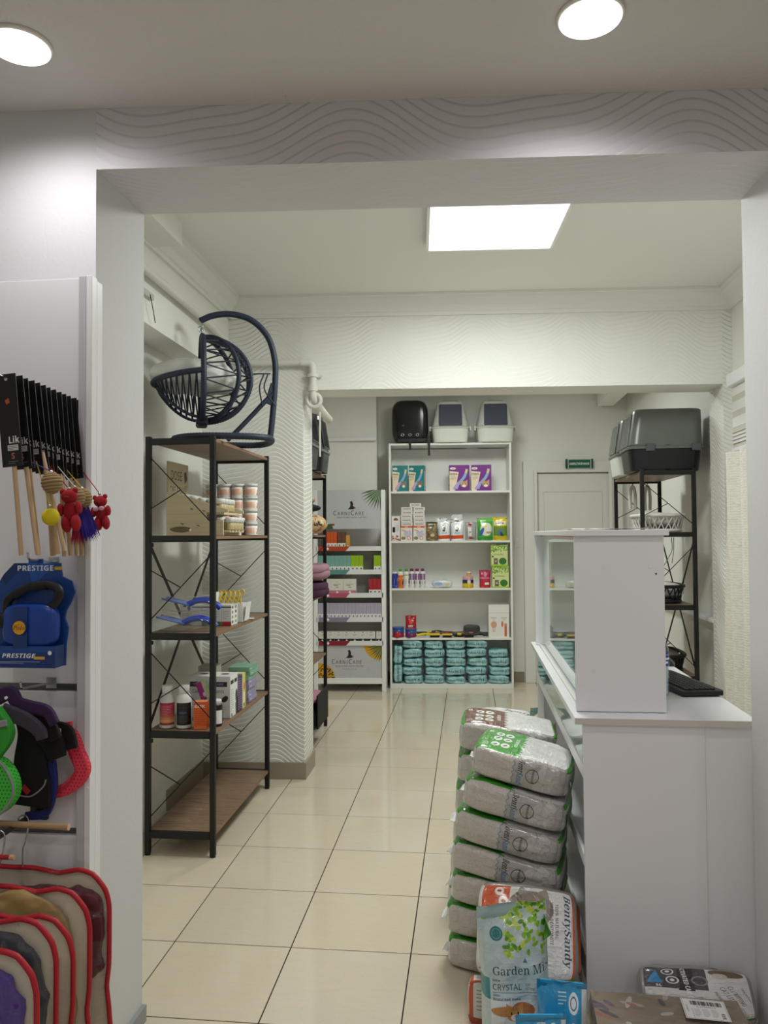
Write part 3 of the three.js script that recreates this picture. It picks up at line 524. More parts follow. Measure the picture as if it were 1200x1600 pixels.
const tealFace = tunnelBox('#1c7f83', '#d9a2c4', '#8d7f74'), purpleFace = tunnelBox('#7a2a8e', '#b9a0dc', '#cfa77c');
const tealSide = cell(60, 190, (k, w, h) => { fill(k, '#23686f', 0, 0, w, h); fill(k, '#b9ac98', 0, 40, w, 110); lines(k, '#5f5b50', 8, 52, 40, 8, 11); disc(k, '#c0d7e0', 30, 166, 20, 16); });
const purpleSide = cell(60, 190, (k, w, h) => { fill(k, '#6d247f', 0, 0, w, h); fill(k, '#c9b4b0', 0, 50, w, 90); lines(k, '#6f5058', 8, 60, 40, 7, 11); disc(k, '#d8b0cf', 30, 166, 20, 16); });
{
  const g = carton(0.155, 0.262, 0.1, { front: tealFace, side: tealSide, top: plain('#1c7f83') }), g2 = carton(0.2, 0.262, 0.11, { front: purpleFace, side: purpleSide, top: plain('#7a2a8e') }), y = BS.lev[4];
  put('cat_tunnel_box', g, PRINT.satin, 'teal cat tunnel box at the end of the top shelf, nearest the side panel', 'box', pxA(627.5), y, 0.08, 0.05, 'teal cat tunnel boxes');
  put('cat_tunnel_box', g, PRINT.satin, 'teal cat tunnel box nearer the middle of the top shelf', 'box', pxA(655), y, 0.09, -0.16, 'teal cat tunnel boxes');
  put('cat_tunnel_box', g2, PRINT.satin, 'purple cat tunnel box nearer the middle of the top shelf', 'box', pxA(721.5), y, 0.09, 0.04, 'purple cat tunnel boxes');
  put('cat_tunnel_box', g2, PRINT.satin, 'purple cat tunnel box nearer the door side of the top shelf', 'box', pxA(757), y, 0.09, -0.1, 'purple cat tunnel boxes');
}
{ // second shelf: cartons and bags of bird and small animal food
  const y = BS.lev[3];
  const f1 = cell(90, 190, (k, w, h) => { fill(k, '#f1ece8', 0, 0, w, h); disc(k, '#8a5a3c', 45, 34, 24, 20); fill(k, '#f1ece8', 18, 34, 54, 24); fill(k, '#1c1c22', 10, 84, 28, 40); lines(k, '#777', 48, 70, 30, 6, 9); for (let i = 0; i < 40; i++) disc(k, ['#d99a86', '#4d2a2a', '#e9c4b4'][i % 3], hash(i, 1, 1) * w, 148 + hash(i, 2, 1) * 42, 6, 5); });
  put('treat_box', carton(0.085, 0.25, 0.07, { front: f1, side: plain('#c98b5e') }), PRINT.satin, 'tall white and brown treat carton at the end of the second shelf', 'box', 0.069, y, 0.05, -0.05);
  const f2 = cell(130, 170, (k, w, h) => { fill(k, '#efe2da', 0, 0, w, h); fill(k, '#dd6a3c', 0, 0, w, 22); text(k, 'BONE', w / 2, 12, 13, '#fff', 'sans-serif', { bold: true }); poly(k, '#c9c3d6', [[30, 70], [110, 50], [120, 110], [50, 130]]); disc(k, '#7f8a4c', 30, 138, 24, 18); ring(k, '#c25a3a', 5, 90, 138, 18); stroke(k, '#b58b5c', 9, [[14, 44], [60, 62]]); });
  const f3 = cell(130, 44, (k, w, h) => { fill(k, '#e6e1dc', 0, 0, w, h); fill(k, '#cfc9c3', 0, 0, w, 5); text(k, 'KEMİK', w / 2, h / 2, 20, '#5a4a48', 'sans-serif', { bold: true, wide: 1.5 }); });
  const big = carton(0.116, 0.15, 0.1, { front: f2, side: plain('#e4d6cc') }), small = carton(0.114, 0.0375, 0.1, { front: f3, side: plain('#d8d2cc') });
  [[637.3, 'nearer the end'], [657, 'nearer the middle']].forEach(([u, wh], c) => {
    put('chew_box', big, PRINT.satin, 'peach printed chew carton under the small white boxes, ' + wh, 'box', pxA(u), y, 0.065, 0.02 * c, 'peach chew cartons');
    for (let i = 0; i < 5; i++) put('small_chew_box', small, PRINT.satin, `small white chew box, ${ORD[i]} above the peach carton in the pile ${wh}`, 'box', pxA(u) + (hash(i, c, 1) - 0.5) * 0.008 + 0.004, y + 0.151 + i * 0.0383, 0.067, 0.05 * (hash(i, c, 2) - 0.5), 'small white chew boxes');
  });
  put('small_chew_box', small, PRINT.satin, 'small white chew box lying alone across the top of both piles', 'box', pxA(651.5), y + 0.151 + 5 * 0.0383, 0.067, 0.04, 'small white chew boxes');
  const bagBack = plain('#8c8a84');
  const food = (name, label, u, w, h, d, draw, b, turn, o = {}) => put(name, pouch(w, h, d, cell(110, 170, draw), o.back ?? bagBack, { seed: u, rough: 0.003, freq: 30, nx: 8, ny: 12, ...o }), PRINT.gloss, label, 'bag', pxA(u), y, b, turn, o.group);
  food('food_bag', 'olive brown food bag between the chew cartons and white bags', 677, 0.115, 0.19, 0.07, (k, w, h) => { fill(k, '#7a6a45', 0, 0, w, h); for (let i = 0; i < 60; i++) disc(k, ['#a98f58', '#4d4630', '#c9a86a', '#8a7a52'][i % 4], hash(i, 1, 9) * w, hash(i, 2, 9) * h, 12 * hash(i, 3, 9) + 3, 5); fill(k, '#3c3d2c', 0, 0, w, 14); disc(k, '#d8c9a0', 60, 120, 22, 14); }, 0.06, 0.1);
  const wb = (k, w, h) => { fill(k, '#eef0f4', 0, 0, w, h); fill(k, '#dcdfe6', 0, 18, w, 4); for (let i = 0; i < 14; i++) disc(k, ['#2f2a2a', '#4b8a3c', '#c0432f', '#caa23a'][i % 4], 56 + 22 * Math.cos(i * 1.3) * hash(i, 3, 2), 66 + 22 * Math.sin(i * 1.7), 8, 5, i); text(k, 'food', 56, 106, 22, '#2f86c8', 'serif', { slant: 0.3 }); poly(k, '#e2562a', [[0, 128], [w, 122], [w, 152], [0, 156]]); };
  food('food_bag', 'white food bag with orange band, nearer the olive bag', 696.5, 0.122, 0.205, 0.08, wb, 0.055, 0.03, { group: 'white and orange food bags' });
  food('food_bag', 'white food bag with orange band, nearer the grey bag', 717.5, 0.128, 0.205, 0.08, wb, 0.05, -0.06, { group: 'white and orange food bags' });
  const wtop = (k, w, h) => { fill(k, '#e9ebef', 0, 0, w, h); fill(k, '#c9b9a4', 0, 34, w, 12); };
  food('food_bag', 'white food bag peeking out behind the bag beside the olive one', 693, 0.125, 0.235, 0.07, wtop, 0.17, 0.05, { group: 'white bags behind' });
  const bt = food('food_bag', 'tilted white food bag peeking out behind the bag beside the grey one', 716, 0.12, 0.262, 0.07, wtop, 0.19, -0.1, { group: 'white bags behind' }); bt.rotation.z = -0.05; bt.position.y += 0.006;
  food('food_bag', 'silver grey food bag with a red emblem on the second shelf', 739, 0.118, 0.185, 0.08, (k, w, h) => { fill(k, '#a9a8a8', 0, 0, w, h); disc(k, '#c0283a', 46, 24, 16, 12); fill(k, '#e6e3e0', 22, 50, 34, 80); text(k, 'JA', 42, 92, 22, '#3a3a50', 'sans-serif', { bold: true }); disc(k, '#9c3a34', 50, 146, 20, 10); disc(k, '#6f8a4c', 70, 150, 12, 8); }, 0.055, 0.12);
  food('food_bag', 'green bird food bag with a blue budgie print', 761.5, 0.16, 0.225, 0.08, (k, w, h) => { fill(k, '#4fae3c', 0, 0, w, h); disc(k, '#e9edd8', 62, 86, 42, 50); disc(k, '#3f66b8', 30, 104, 12, 34, 0.4); disc(k, '#e8d24a', 52, 60, 14, 8); disc(k, '#caa277', 80, 110, 20, 8); fill(k, '#79c85c', 0, 0, w, 26); poly(k, '#3b9434', [[0, 150], [w, 140], [w, h], [0, h]]); }, 0.06, 0.0);
  food('food_bag', 'yellow bird food bag with a grey parrot print', 785.5, 0.142, 0.232, 0.08, (k, w, h) => { fill(k, '#e9cf1c', 0, 0, w, h); fill(k, '#efe9cf', 8, 30, 90, 28); disc(k, '#26331e', 50, 46, 30, 7); fill(k, '#6f9a2c', 0, 66, w, 70); disc(k, '#6d7d92', 50, 112, 22, 32, 0.4); disc(k, '#39485e', 66, 130, 10, 24, -0.5); fill(k, '#d8bd14', 0, 138, w, 32); }, 0.055, -0.05);
}
{ // third shelf: bottles, wipes, jars, grass boxes
  const y = BS.lev[2];
  const flask = (r, h, capR, capH, body, cap, label, u, b, group, wrap) => {
    const t = thing('shampoo_bottle', label, 'bottle', onBack(pxA(u), y + 0.0006, b), SKEW, group);
    const g = lathe([[0.001, 0], [r * 0.95, 0], [r, 0.004], [r, h * 0.62], [r, h * 0.92], [r * 0.8, h * 0.985], [capR * 0.9, h], [0.001, h]], 20), uv = g.attributes.uv;
    for (let i = 0; i < uv.count; i++) uv.setXY(i, wrap.u0 + (wrap.u1 - wrap.u0) * ((uv.getX(i) * 2 + 0.0) % 1), wrap.v0 + (wrap.v1 - wrap.v0) * Math.min(1, g.attributes.position.getY(i) / h));
    part('body', g, PRINT.gloss, t); part('cap', lathe([[0.001, h + capH], [capR * 0.9, h + capH], [capR, h + capH - 0.004], [capR, h - 0.003], [0.001, h - 0.003]], 18), std(cap, 0.35), t);
  };
  const lab = (draw) => cell(70, 130, draw);
  const blue = lab((k, w, h) => { fill(k, '#2a3f9c', 0, 0, w, h); text(k, 'CARE', 30, 70, 22, '#fff', 'sans-serif', { bold: true, turn: -1.57 }); lines(k, '#9fb0e6', 8, 104, 50, 3, 7); });
  const orange = lab((k, w, h) => { fill(k, '#e0793a', 0, 0, w, h); fill(k, '#f1e3d3', 0, 0, w, 30); disc(k, '#3d2a22', 34, 90, 18, 22); disc(k, '#f2b98a', 34, 52, 22, 8); });
  const white = lab((k, w, h) => { fill(k, '#eceae4', 0, 0, w, h); fill(k, '#a9c48f', 0, 24, w, 10); disc(k, '#4a4a48', 34, 78, 14, 24); lines(k, '#888', 12, 108, 44, 2, 7); });
  const purp = lab((k, w, h) => { fill(k, '#e8e2e6', 0, 0, w, h); fill(k, '#8e6a96', 6, 20, 58, 46); disc(k, '#3a2038', 34, 86, 15, 18); lines(k, '#9a8aa0', 12, 110, 44, 2, 7); });
  flask(0.03, 0.148, 0.026, 0.014, blue, 0xe9eaee, 'blue pet care bottle with white cap at the end of the third shelf', 618.3, 0.05, 'pet care bottles', blue);
  flask(0.029, 0.168, 0.017, 0.028, orange, 0x5fa53c, 'orange pet care bottle with green cap', 627, 0.05, 'pet care bottles', orange);
  flask(0.028, 0.168, 0.017, 0.028, white, 0x5fa53c, 'white pet care bottle with green cap', 636.4, 0.05, 'pet care bottles', white);
  ['nearest the green capped bottle', 'in the middle of its three', 'nearest the wipes pack'].forEach((s, i) => flask(0.0265, 0.17, 0.018, 0.026, purp, 0x7e2f63, 'white pet care bottle with plum cap, ' + s, 645 + i * 8.6, 0.05, 'pet care bottles', purp));
  const wipe = cell(180, 90, (k, w, h) => { fill(k, '#d9dee6', 0, 0, w, h); disc(k, '#b9c9de', 50, 44, 40, 26); text(k, 'wipes', 56, 40, 26, '#6f93bf', 'serif', { slant: 0.3 }); poly(k, '#e6dfc4', [[104, 30], [176, 22], [160, 84], [112, 84]]); lines(k, '#a0a27a', 118, 44, 40, 4, 9); });
  put('wipes_pack', soft(0.205, 0.082, 0.12, { front: wipe, side: plain('#d3d8df') }, { n: 4, seg: 14, rough: 0.005, pinchX: 0.35, seed: 8, freq: 22 }), PRINT.gloss, 'pale blue wipes pack lying on the third shelf', 'pack', pxA(693), y, 0.08, 0.03);
  const jar = (label, a, yy, b, s, body, band, lid, ky = 1) => { const t = thing('treat_jar', label, 'jar', onBack(a, yy, b), SKEW, 'yellow treat jars'); t.scale.y = ky; part('body', lathe([[0.001, 0], [s * 0.9, 0], [s, 0.006], [s, 0.05], [0.001, 0.05]], 24), std(body, 0.25), t); part('band', lathe([[s * 1.005, 0.046], [s * 1.01, 0.05], [s * 1.01, 0.078], [s * 0.95, 0.08], [0.001, 0.08]], 24), std(band, 0.3), t); part('lid', lathe([[s * 0.9, 0.079], [s * 0.96, 0.083], [s * 0.96, 0.112], [s * 0.7, 0.116], [0.001, 0.116]], 24), std(lid, 0.35), t); };
  jar('yellow treat jar with navy band and pink lid, behind the small one', pxA(734), y + 0.0006, 0.09, 0.056, 0xd8b21c, 0x27305f, 0xd9a3a6);
  jar('second yellow treat jar set on top of the one with the navy band', pxA(735.5), y + 0.1175, 0.09, 0.024, 0xe2b878, 0xd08a4a, 0xeed6b0, 0.36);
  jar('small yellow treat jar in front of the larger jar', pxA(735), y + 0.0006, 0.022, 0.017, 0xe8c21c, 0xf0e8e4, 0xe6b0a8, 0.95);
  const red = cell(120, 150, (k, w, h) => { fill(k, '#b22f56', 0, 0, w, h); fill(k, '#d56a86', 6, 60, w - 12, 16); disc(k, '#e08aa0', 60, 36, 16, 22); fill(k, '#c9303a', 0, 86, w, 64); fill(k, '#f4eeee', 54, 104, 46, 20); });
  put('treat_pouch', pouch(0.115, 0.178, 0.06, red, plain('#a82a4c'), { seed: 3, rough: 0.002, nx: 8, ny: 10 }), PRINT.gloss, 'pink and red treat pouch next to the cat grass boxes', 'pouch', pxA(760.5), y, 0.06, 0.05);
  const grass = cell(150, 190, (k, w, h) => { fill(k, '#d9e3a0', 0, 0, w, h); for (let i = 0; i < 120; i++) disc(k, ['#7fa83c', '#4f8028', '#9cc04c'][i % 3], hash(i, 1, 5) * w, hash(i, 2, 5) ** 1.6 * 60, 8 * hash(i, 3, 5) + 3, 4, i); text(k, 'GardenMix', 66, 86, 17, '#3a4a22', 'serif'); fill(k, '#2c2f28', 8, 98, 14, 14); fill(k, '#6d6656', 24, 120, 36, 54); cat(k, '#8d8272', '#2a2620', 42, 142, 13); disc(k, '#3b7a2c', 104, 146, 34, 30); fill(k, '#a9cc2c', 0, 176, w, 14); });
  const gb = carton(0.165, 0.216, 0.12, { front: grass, side: plain('#b9c964'), top: plain('#c3d160') });
  put('cat_grass_box', gb, PRINT.satin, 'green cat grass box standing directly on the third shelf board', 'box', pxA(784.8), y, 0.075, -0.05, 'cat grass boxes');
  put('cat_grass_box', gb, PRINT.satin, 'green cat grass box stacked on top of the other one', 'box', pxA(783), y + 0.217, 0.085, 0.02, 'cat grass boxes');
}
{ // fourth shelf: tubs, brushes and two tall white cartons
  const y = BS.lev[1];
  const tub = (label, u, b, h, c1, c2, lid, g) => { const t = thing('treat_tub', label, 'tub', onBack(pxA(u), y + 0.0006, b), SKEW, g); part('body', lathe([[0.001, 0], [0.05, 0], [0.056, 0.006], [0.056, h * 0.5], [0.001, h * 0.5]], 24), std(c2, 0.3), t); part('sleeve', lathe([[0.0565, h * 0.48], [0.057, h * 0.5], [0.057, h * 0.86], [0.001, h * 0.86]], 24), std(c1, 0.35), t); part('lid', lathe([[0.058, h * 0.85], [0.06, h * 0.87], [0.06, h], [0.001, h]], 24), std(lid, 0.35), t); };
  tub('round tub with blue and red print at the end of the fourth shelf', 623, 0.07, 0.102, 0x2f4f93, 0x9a2438, 0x35589c, 'round treat tubs'); tub('round blue tub under the red pouch', 643, 0.08, 0.085, 0x3a5a9a, 0x8a2a44, 0x3d62a4, 'round treat tubs');
  const redp = cell(100, 130, (k, w, h) => { fill(k, '#b5222a', 0, 0, w, h); text(k, 'PUPPY', 50, 20, 18, '#2c0f10', 'sans-serif', { bold: true }); disc(k, '#e2584a', 50, 64, 18, 24); fill(k, '#f2ecea', 24, 96, 44, 16); });
  const rp = put('treat_pouch', pouch(0.112, 0.13, 0.05, redp, plain('#9c1f28'), { seed: 5, rough: 0.003, nx: 8, ny: 10 }), PRINT.gloss, 'red treat pouch standing on the round blue tub', 'pouch', pxA(643), y + 0.0865, 0.08, 0.12);
  const mini = (c, label, u, b) => solo('treat_cup', lathe([[0.001, 0], [0.02, 0], [0.022, 0.004], [0.022, 0.03], [0.02, 0.034], [0.02, 0.058], [0.001, 0.06]], 18), std(c, 0.3), label, 'cup', onBack(pxA(u), y + 0.0006, b), 0, 'small treat cups');
  mini(0xc0202c, 'small red treat cup in front of the blue and red tub', 621.5, 0.012); mini(0x6a2a74, 'small purple treat cup in front of the blue tub', 640, 0.012);
  // grooming brushes lying in a loose heap
  const brush = (label, u, b, turn, c1, c2, yy = 0, tilt = 0) => {
    const t = thing('grooming_brush', label, 'brush', onBack(pxA(u), y + 0.0006 + yy, b), SKEW + turn, 'grooming brushes'); t.rotation.z = tilt;
    part('head', rbox(0.105, 0.016, 0.06, 0.007, -0.05, 0.03, 0), std(c1, 0.45), t); part('handle', tube([[0.0, 0.03, 0], [0.05, 0.036, 0], [0.1, 0.03, 0], [0.135, 0.022, 0]], 0.0115, false, 20, 10), std(c2, 0.4), t);
    part('grip', tube([[0.05, 0.036, 0], [0.09, 0.032, 0]], 0.0128, false, 8, 10), std(c1, 0.6), t); part('bristle_pad', rbox(0.09, 0.021, 0.046, 0.004, -0.05, 0.0115, 0), std(0x26201e, 0.9), t);
  };
  [['yellow grooming brush nearest the tubs', 673, 0.035, 3.3, 0xe0c81c, 0xe6cf2a], ['yellow and black grooming brush behind the plain yellow one', 668, 0.19, 0.05, 0x1c1a18, 0xd8bf1e], ['copper brown grooming brush beside the yellow ones', 689, 0.118, 0.1, 0x8a4030, 0x5c2a22], ['copper grooming brush lying behind the copper brown one', 694, 0.235, 2.9, 0x7a3428, 0x241c1a],
    ['black grooming brush with yellow base in the middle of the heap', 708, 0.035, 0.0, 0xd9bb22, 0x241f1c], ['black grooming brush behind the rosy copper one in the heap', 722, 0.178, 0.0, 0x2a2422, 0x3a2a26], ['rosy copper grooming brush toward the dark end of the heap', 727, 0.10, 0.1, 0xb06a58, 0x2c2320], ['plain black grooming brush toward the white cartons', 742, 0.035, 0.0, 0x171b1f, 0x20262a], ['slate black grooming brush nearest the white cartons', 757, 0.15, 3.1, 0x22262e, 0x3a2f2a]].forEach((a) => brush(...a));
  put('grooming_case', soft(0.17, 0.1, 0.08, null, { n: 4, seg: 12, rough: 0.003, seed: 2 }), std(0x4c4a4a, 0.6), 'grey grooming pouch lying behind the black brushes', 'pouch', pxA(741), y, 0.255, 0.1);
  const toyFace = (kind) => cell(90, 240, (k, w, h) => { fill(k, '#efece8', 0, 0, w, h); fill(k, '#d2ccc6', 0, 58, w, 3); text(k, 'WOODEN', 45, 96, 11, '#6a5a50'); text(k, 'TOY', 45, 110, 11, '#6a5a50'); if (kind) { disc(k, '#d08a68', 30, 140, 10, 22); fill(k, '#cf6a4c', 48, 146, 20, 84); disc(k, '#d98a6a', 58, 146, 11, 12); } else { disc(k, '#e0a888', 45, 144, 25, 25); stroke(k, '#c08a70', 4, [[36, 166], [42, 200]]); stroke(k, '#c08a70', 4, [[54, 166], [50, 200]]); } });
  ['nearer the brushes', 'nearer the side panel'].forEach((s, i) => put('toy_box', carton(0.102, 0.325, 0.09, { front: toyFace(i), side: plain('#e2dfdb') }), PRINT.satin, `tall white toy carton with ${i ? 'figure' : 'round rattle'} print, ${s}`, 'box', pxA(773 + i * 16.3), y, 0.02 + 0.045, 0.02 - 0.04 * i, 'tall white toy cartons'));
}
{ // lowest compartment: foil bags in six piles
  const y = BS.lev[0];
  const faces = [0, 1].map((s) => cell(200, 110, (k, w, h) => { fill(k, '#a6d6da', 0, 0, w, h); for (let i = 0; i < 26; i++) { k.globalAlpha = 0.25; disc(k, i % 2 ? '#c3e6e8' : '#86bcc1', hash(i, s, 1) * w, hash(i, s, 2) * h, 30 * hash(i, s, 3) + 8, 6, hash(i, s, 4) * 3); } k.globalAlpha = 1; text(k, 'GardenMix', 60, 56, 36, '#10262c', 'serif', { bold: true, slant: 0.12 }); fill(k, '#1c3a42', 152, 26, 4, 60); lines(k, '#34585f', 162, 36, 36, 4, 11, 4); }));
  const foil = plain('#9bced3'), foilM = PRINT.foil;
  const geos = Array.from({ length: 6 }, (_, i) => soft(0.192, 0.104, 0.2, { front: faces[i % 2], side: foil }, { n: 8, seg: 22, rough: 0.011, freq: 17, seed: 11 + i * 3, pinchX: 0.2 }));
  for (const g of geos) { g.computeBoundingBox(); const b = g.boundingBox; g.translate(0, -b.min.y, 0).scale(1, 0.104 / (b.max.y - b.min.y), 1); }
  const cols = [[645.5, 5], [679, 5], [712.5, 5], [746.5, 5], [781, 4]], names = ['second', 'third', 'fourth', 'fifth', 'last'];
  for (const [j, wh] of ['lower', 'upper'].entries()) { const b = solo('foil_bag', geos[j], foilM, `${wh} of the two teal foil bags stood on end in the first pile`, 'bag', onBack(0.075, y + 0.008 + j * 0.186, 0.115), SKEW, 'teal foil bags'); b.rotation.z = Math.PI / 2 * 0.98; b.position.x += 0.046; b.position.y += 0.092; b.scale.set(0.93, 0.88, 1); }
  cols.forEach(([u, n], c) => { let yy = y + 0.001; for (let i = 0; i < n; i++) {
    const g = geos[(i * 5 + c * 2) % 6], h = 0.104 * [0.84, 0.86, 0.78, 0.88, 0.84][(i + c) % 5], b = solo('foil_bag', g, foilM, `teal foil bag, ${i === n - 1 ? 'topmost' : ORD[i] + ' from the bottom'} in the ${names[c]} pile of the white shelf`, 'bag', onBack(pxA(u) + 0.012 * (hash(i, c, 7) - 0.5), yy, 0.115), SKEW + 0.25 * (hash(i, c, 8) - 0.5), 'teal foil bags');
    b.scale.x = 0.94 + 0.1 * hash(i, c, 3); b.scale.y = h / 0.104; yy += h + 0.0004;
  } });
}
// on top of the tall shelf: two pale litter houses and a black backpack carrier
function litterHouse(label, p, turn, o, group) {
  const { w = 0.39, d = 0.42, hb = 0.145, ht = 0.25, base, hood, win, rim = hood, tw = 0.66, td = 0.78, off = 0, clips = [0.2] } = o, t = thing('litter_house', label, 'litter box', p, turn, group);
  const frustum = (w0, d0, w1, d1, h, n = 6, y0 = 0, seg = 20) => { const P = [], I = [], rows = 12; const ringAt = (W, D, y) => { for (let i = 0; i < 48; i++) { const a = i / 48 * TAU, c = Math.cos(a), s = Math.sin(a), L = Math.pow(Math.abs(c) ** n + Math.abs(s) ** n, -1 / n); P.push(c * L * W / 2, y, s * L * D / 2); } }; for (let r = 0; r <= rows; r++) { const s = r / rows; ringAt(w0 + (w1 - w0) * s, d0 + (d1 - d0) * s, y0 + h * s); } for (const f of [0.97, 0.9, 0.7, 0.3, 0.001]) ringAt(w1 * f, d1 * f, y0 + h + (f === 0.97 ? 0.006 : f === 0.9 ? 0.011 : 0.014)); const R = rows + 6; for (let r = 0; r + 1 < R; r++) for (let i = 0; i < 48; i++) { const a = r * 48 + i, b = r * 48 + (i + 1) % 48; I.push(a, a + 48, b, b, a + 48, b + 48); } for (let i = 1; i + 1 < 48; i++) I.push(0, i, i + 1); const g = new THREE.BufferGeometry(); g.setAttribute('position', new THREE.Float32BufferAttribute(P, 3)); g.setIndex(I); g.computeVertexNormals(); return g; };
  part('tray', frustum(w * 0.86, d * 0.9, w * 0.94, d * 0.97, hb, 7), base, t);
  part('rim', [frustum(w * 0.99, d * 1.0, w, d * 1.01, 0.014, 7, hb - 0.002)], rim, t);
  const hg = frustum(w * 0.95, d * 0.98, w * tw, d * td, ht, off ? 8 : 5, hb + 0.012); if (off) { const q = hg.attributes.position; for (let i = 0; i < q.count; i++) q.setZ(i, q.getZ(i) - off * Math.max(0, (q.getY(i) - hb) / ht)); hg.computeVertexNormals(); } part('hood', hg, hood, t);
  // door flap follows the slope of the hood's front
  const run = d * (0.98 - td) / 2 + off, slope = Math.atan2(run, ht), z = d * 0.49 - run * 0.52 + 0.004, dw = w * 0.27, dg = extrude([[-dw, -0.1], [dw, -0.1], [dw * 0.97, 0.1], [-dw * 0.97, 0.1]], 0.012, 0.004);
  const door = part('door_flap', dg, win, t); door.position.set(0, hb + ht * 0.53, z); door.rotation.x = -slope;
  const fr = part('door_frame', [bar([-dw - 0.004, -0.105, 0], [dw + 0.004, -0.105, 0], 0.006), bar([-dw - 0.004, -0.105, 0], [-dw, 0.105, 0], 0.006), bar([dw + 0.004, -0.105, 0], [dw, 0.105, 0], 0.006), bar([-dw, 0.105, 0], [dw, 0.105, 0], 0.006)], o.frame ?? hood, t); fr.position.copy(door.position); fr.rotation.x = -slope;
  for (const s of [-1, 1]) for (const c of clips) part('clip', rbox(0.024, 0.05, 0.06, 0.006, s * w * 0.505, hb + 0.005, d * c), o.clip ?? hood, t);
  part('top_vent', rbox(w * 0.4, 0.012, 0.05, 0.004, 0, hb + ht + 0.026, d * 0.22 - off), o.vent ?? M.greyPlastic, t);
  return t;
}
{
  const y = BS.lev[5] + 0.0006, o = { base: std(0xdfe2d8, 0.35), hood: std(0xc9ccc6, 0.28), win: std(0x4a5060, 0.12), frame: std(0x3a3d42, 0.4), w: 0.40, d: 0.36, hb: 0.145, ht: 0.255 };
  litterHouse('pale grey litter house beside the black backpack, on top of the white shelf', onBack(pxA(708), y, 0.15), SKEW, o, 'pale litter houses');
  litterHouse('pale grey litter house nearest the door, on top of the white shelf', onBack(pxA(779), y, 0.15), SKEW, o, 'pale litter houses');
  const t = thing('backpack_carrier', 'black hard shell pet backpack on top of the white shelf', 'backpack', onBack(pxA(644), y, 0.15), SKEW);
  part('shell', soft(0.37, 0.45, 0.26, null, { n: 5, seg: 22, rough: 0.0008, pinchY: 0.1, seed: 1 }), M.darkPlastic, t).position.y = 0.0;
  part('front_panel', soft(0.29, 0.37, 0.04, null, { n: 6, seg: 14, rough: 0.0005 }), M.blackGloss, t).position.set(0, 0.04, 0.125);
  for (const x of [-0.075, 0, 0.075]) part('vent_hole', new THREE.TorusGeometry(0.013, 0.003, 8, 20).translate(x, 0.085, 0.147), M.chrome, t);
  for (const x of [-0.07, 0.08]) part('stud', lathe([[0.001, 0.006], [0.012, 0.004], [0.014, 0]], 14).rotateX(Math.PI / 2).translate(x, 0.18, 0.146), std(0x2a2d30, 0.3), t);
  part('strap', rbox(0.022, 0.08, 0.006, 0.002, 0.0, -0.03, 0.17), M.black, t); part('strap', rbox(0.024, 0.2, 0.006, 0.002, 0.19, -0.03, 0.176), M.black, t);
  part('base', rbox(0.3, 0.05, 0.3, 0.012, 0.02, 0.03, 0.0), M.black, t);
}

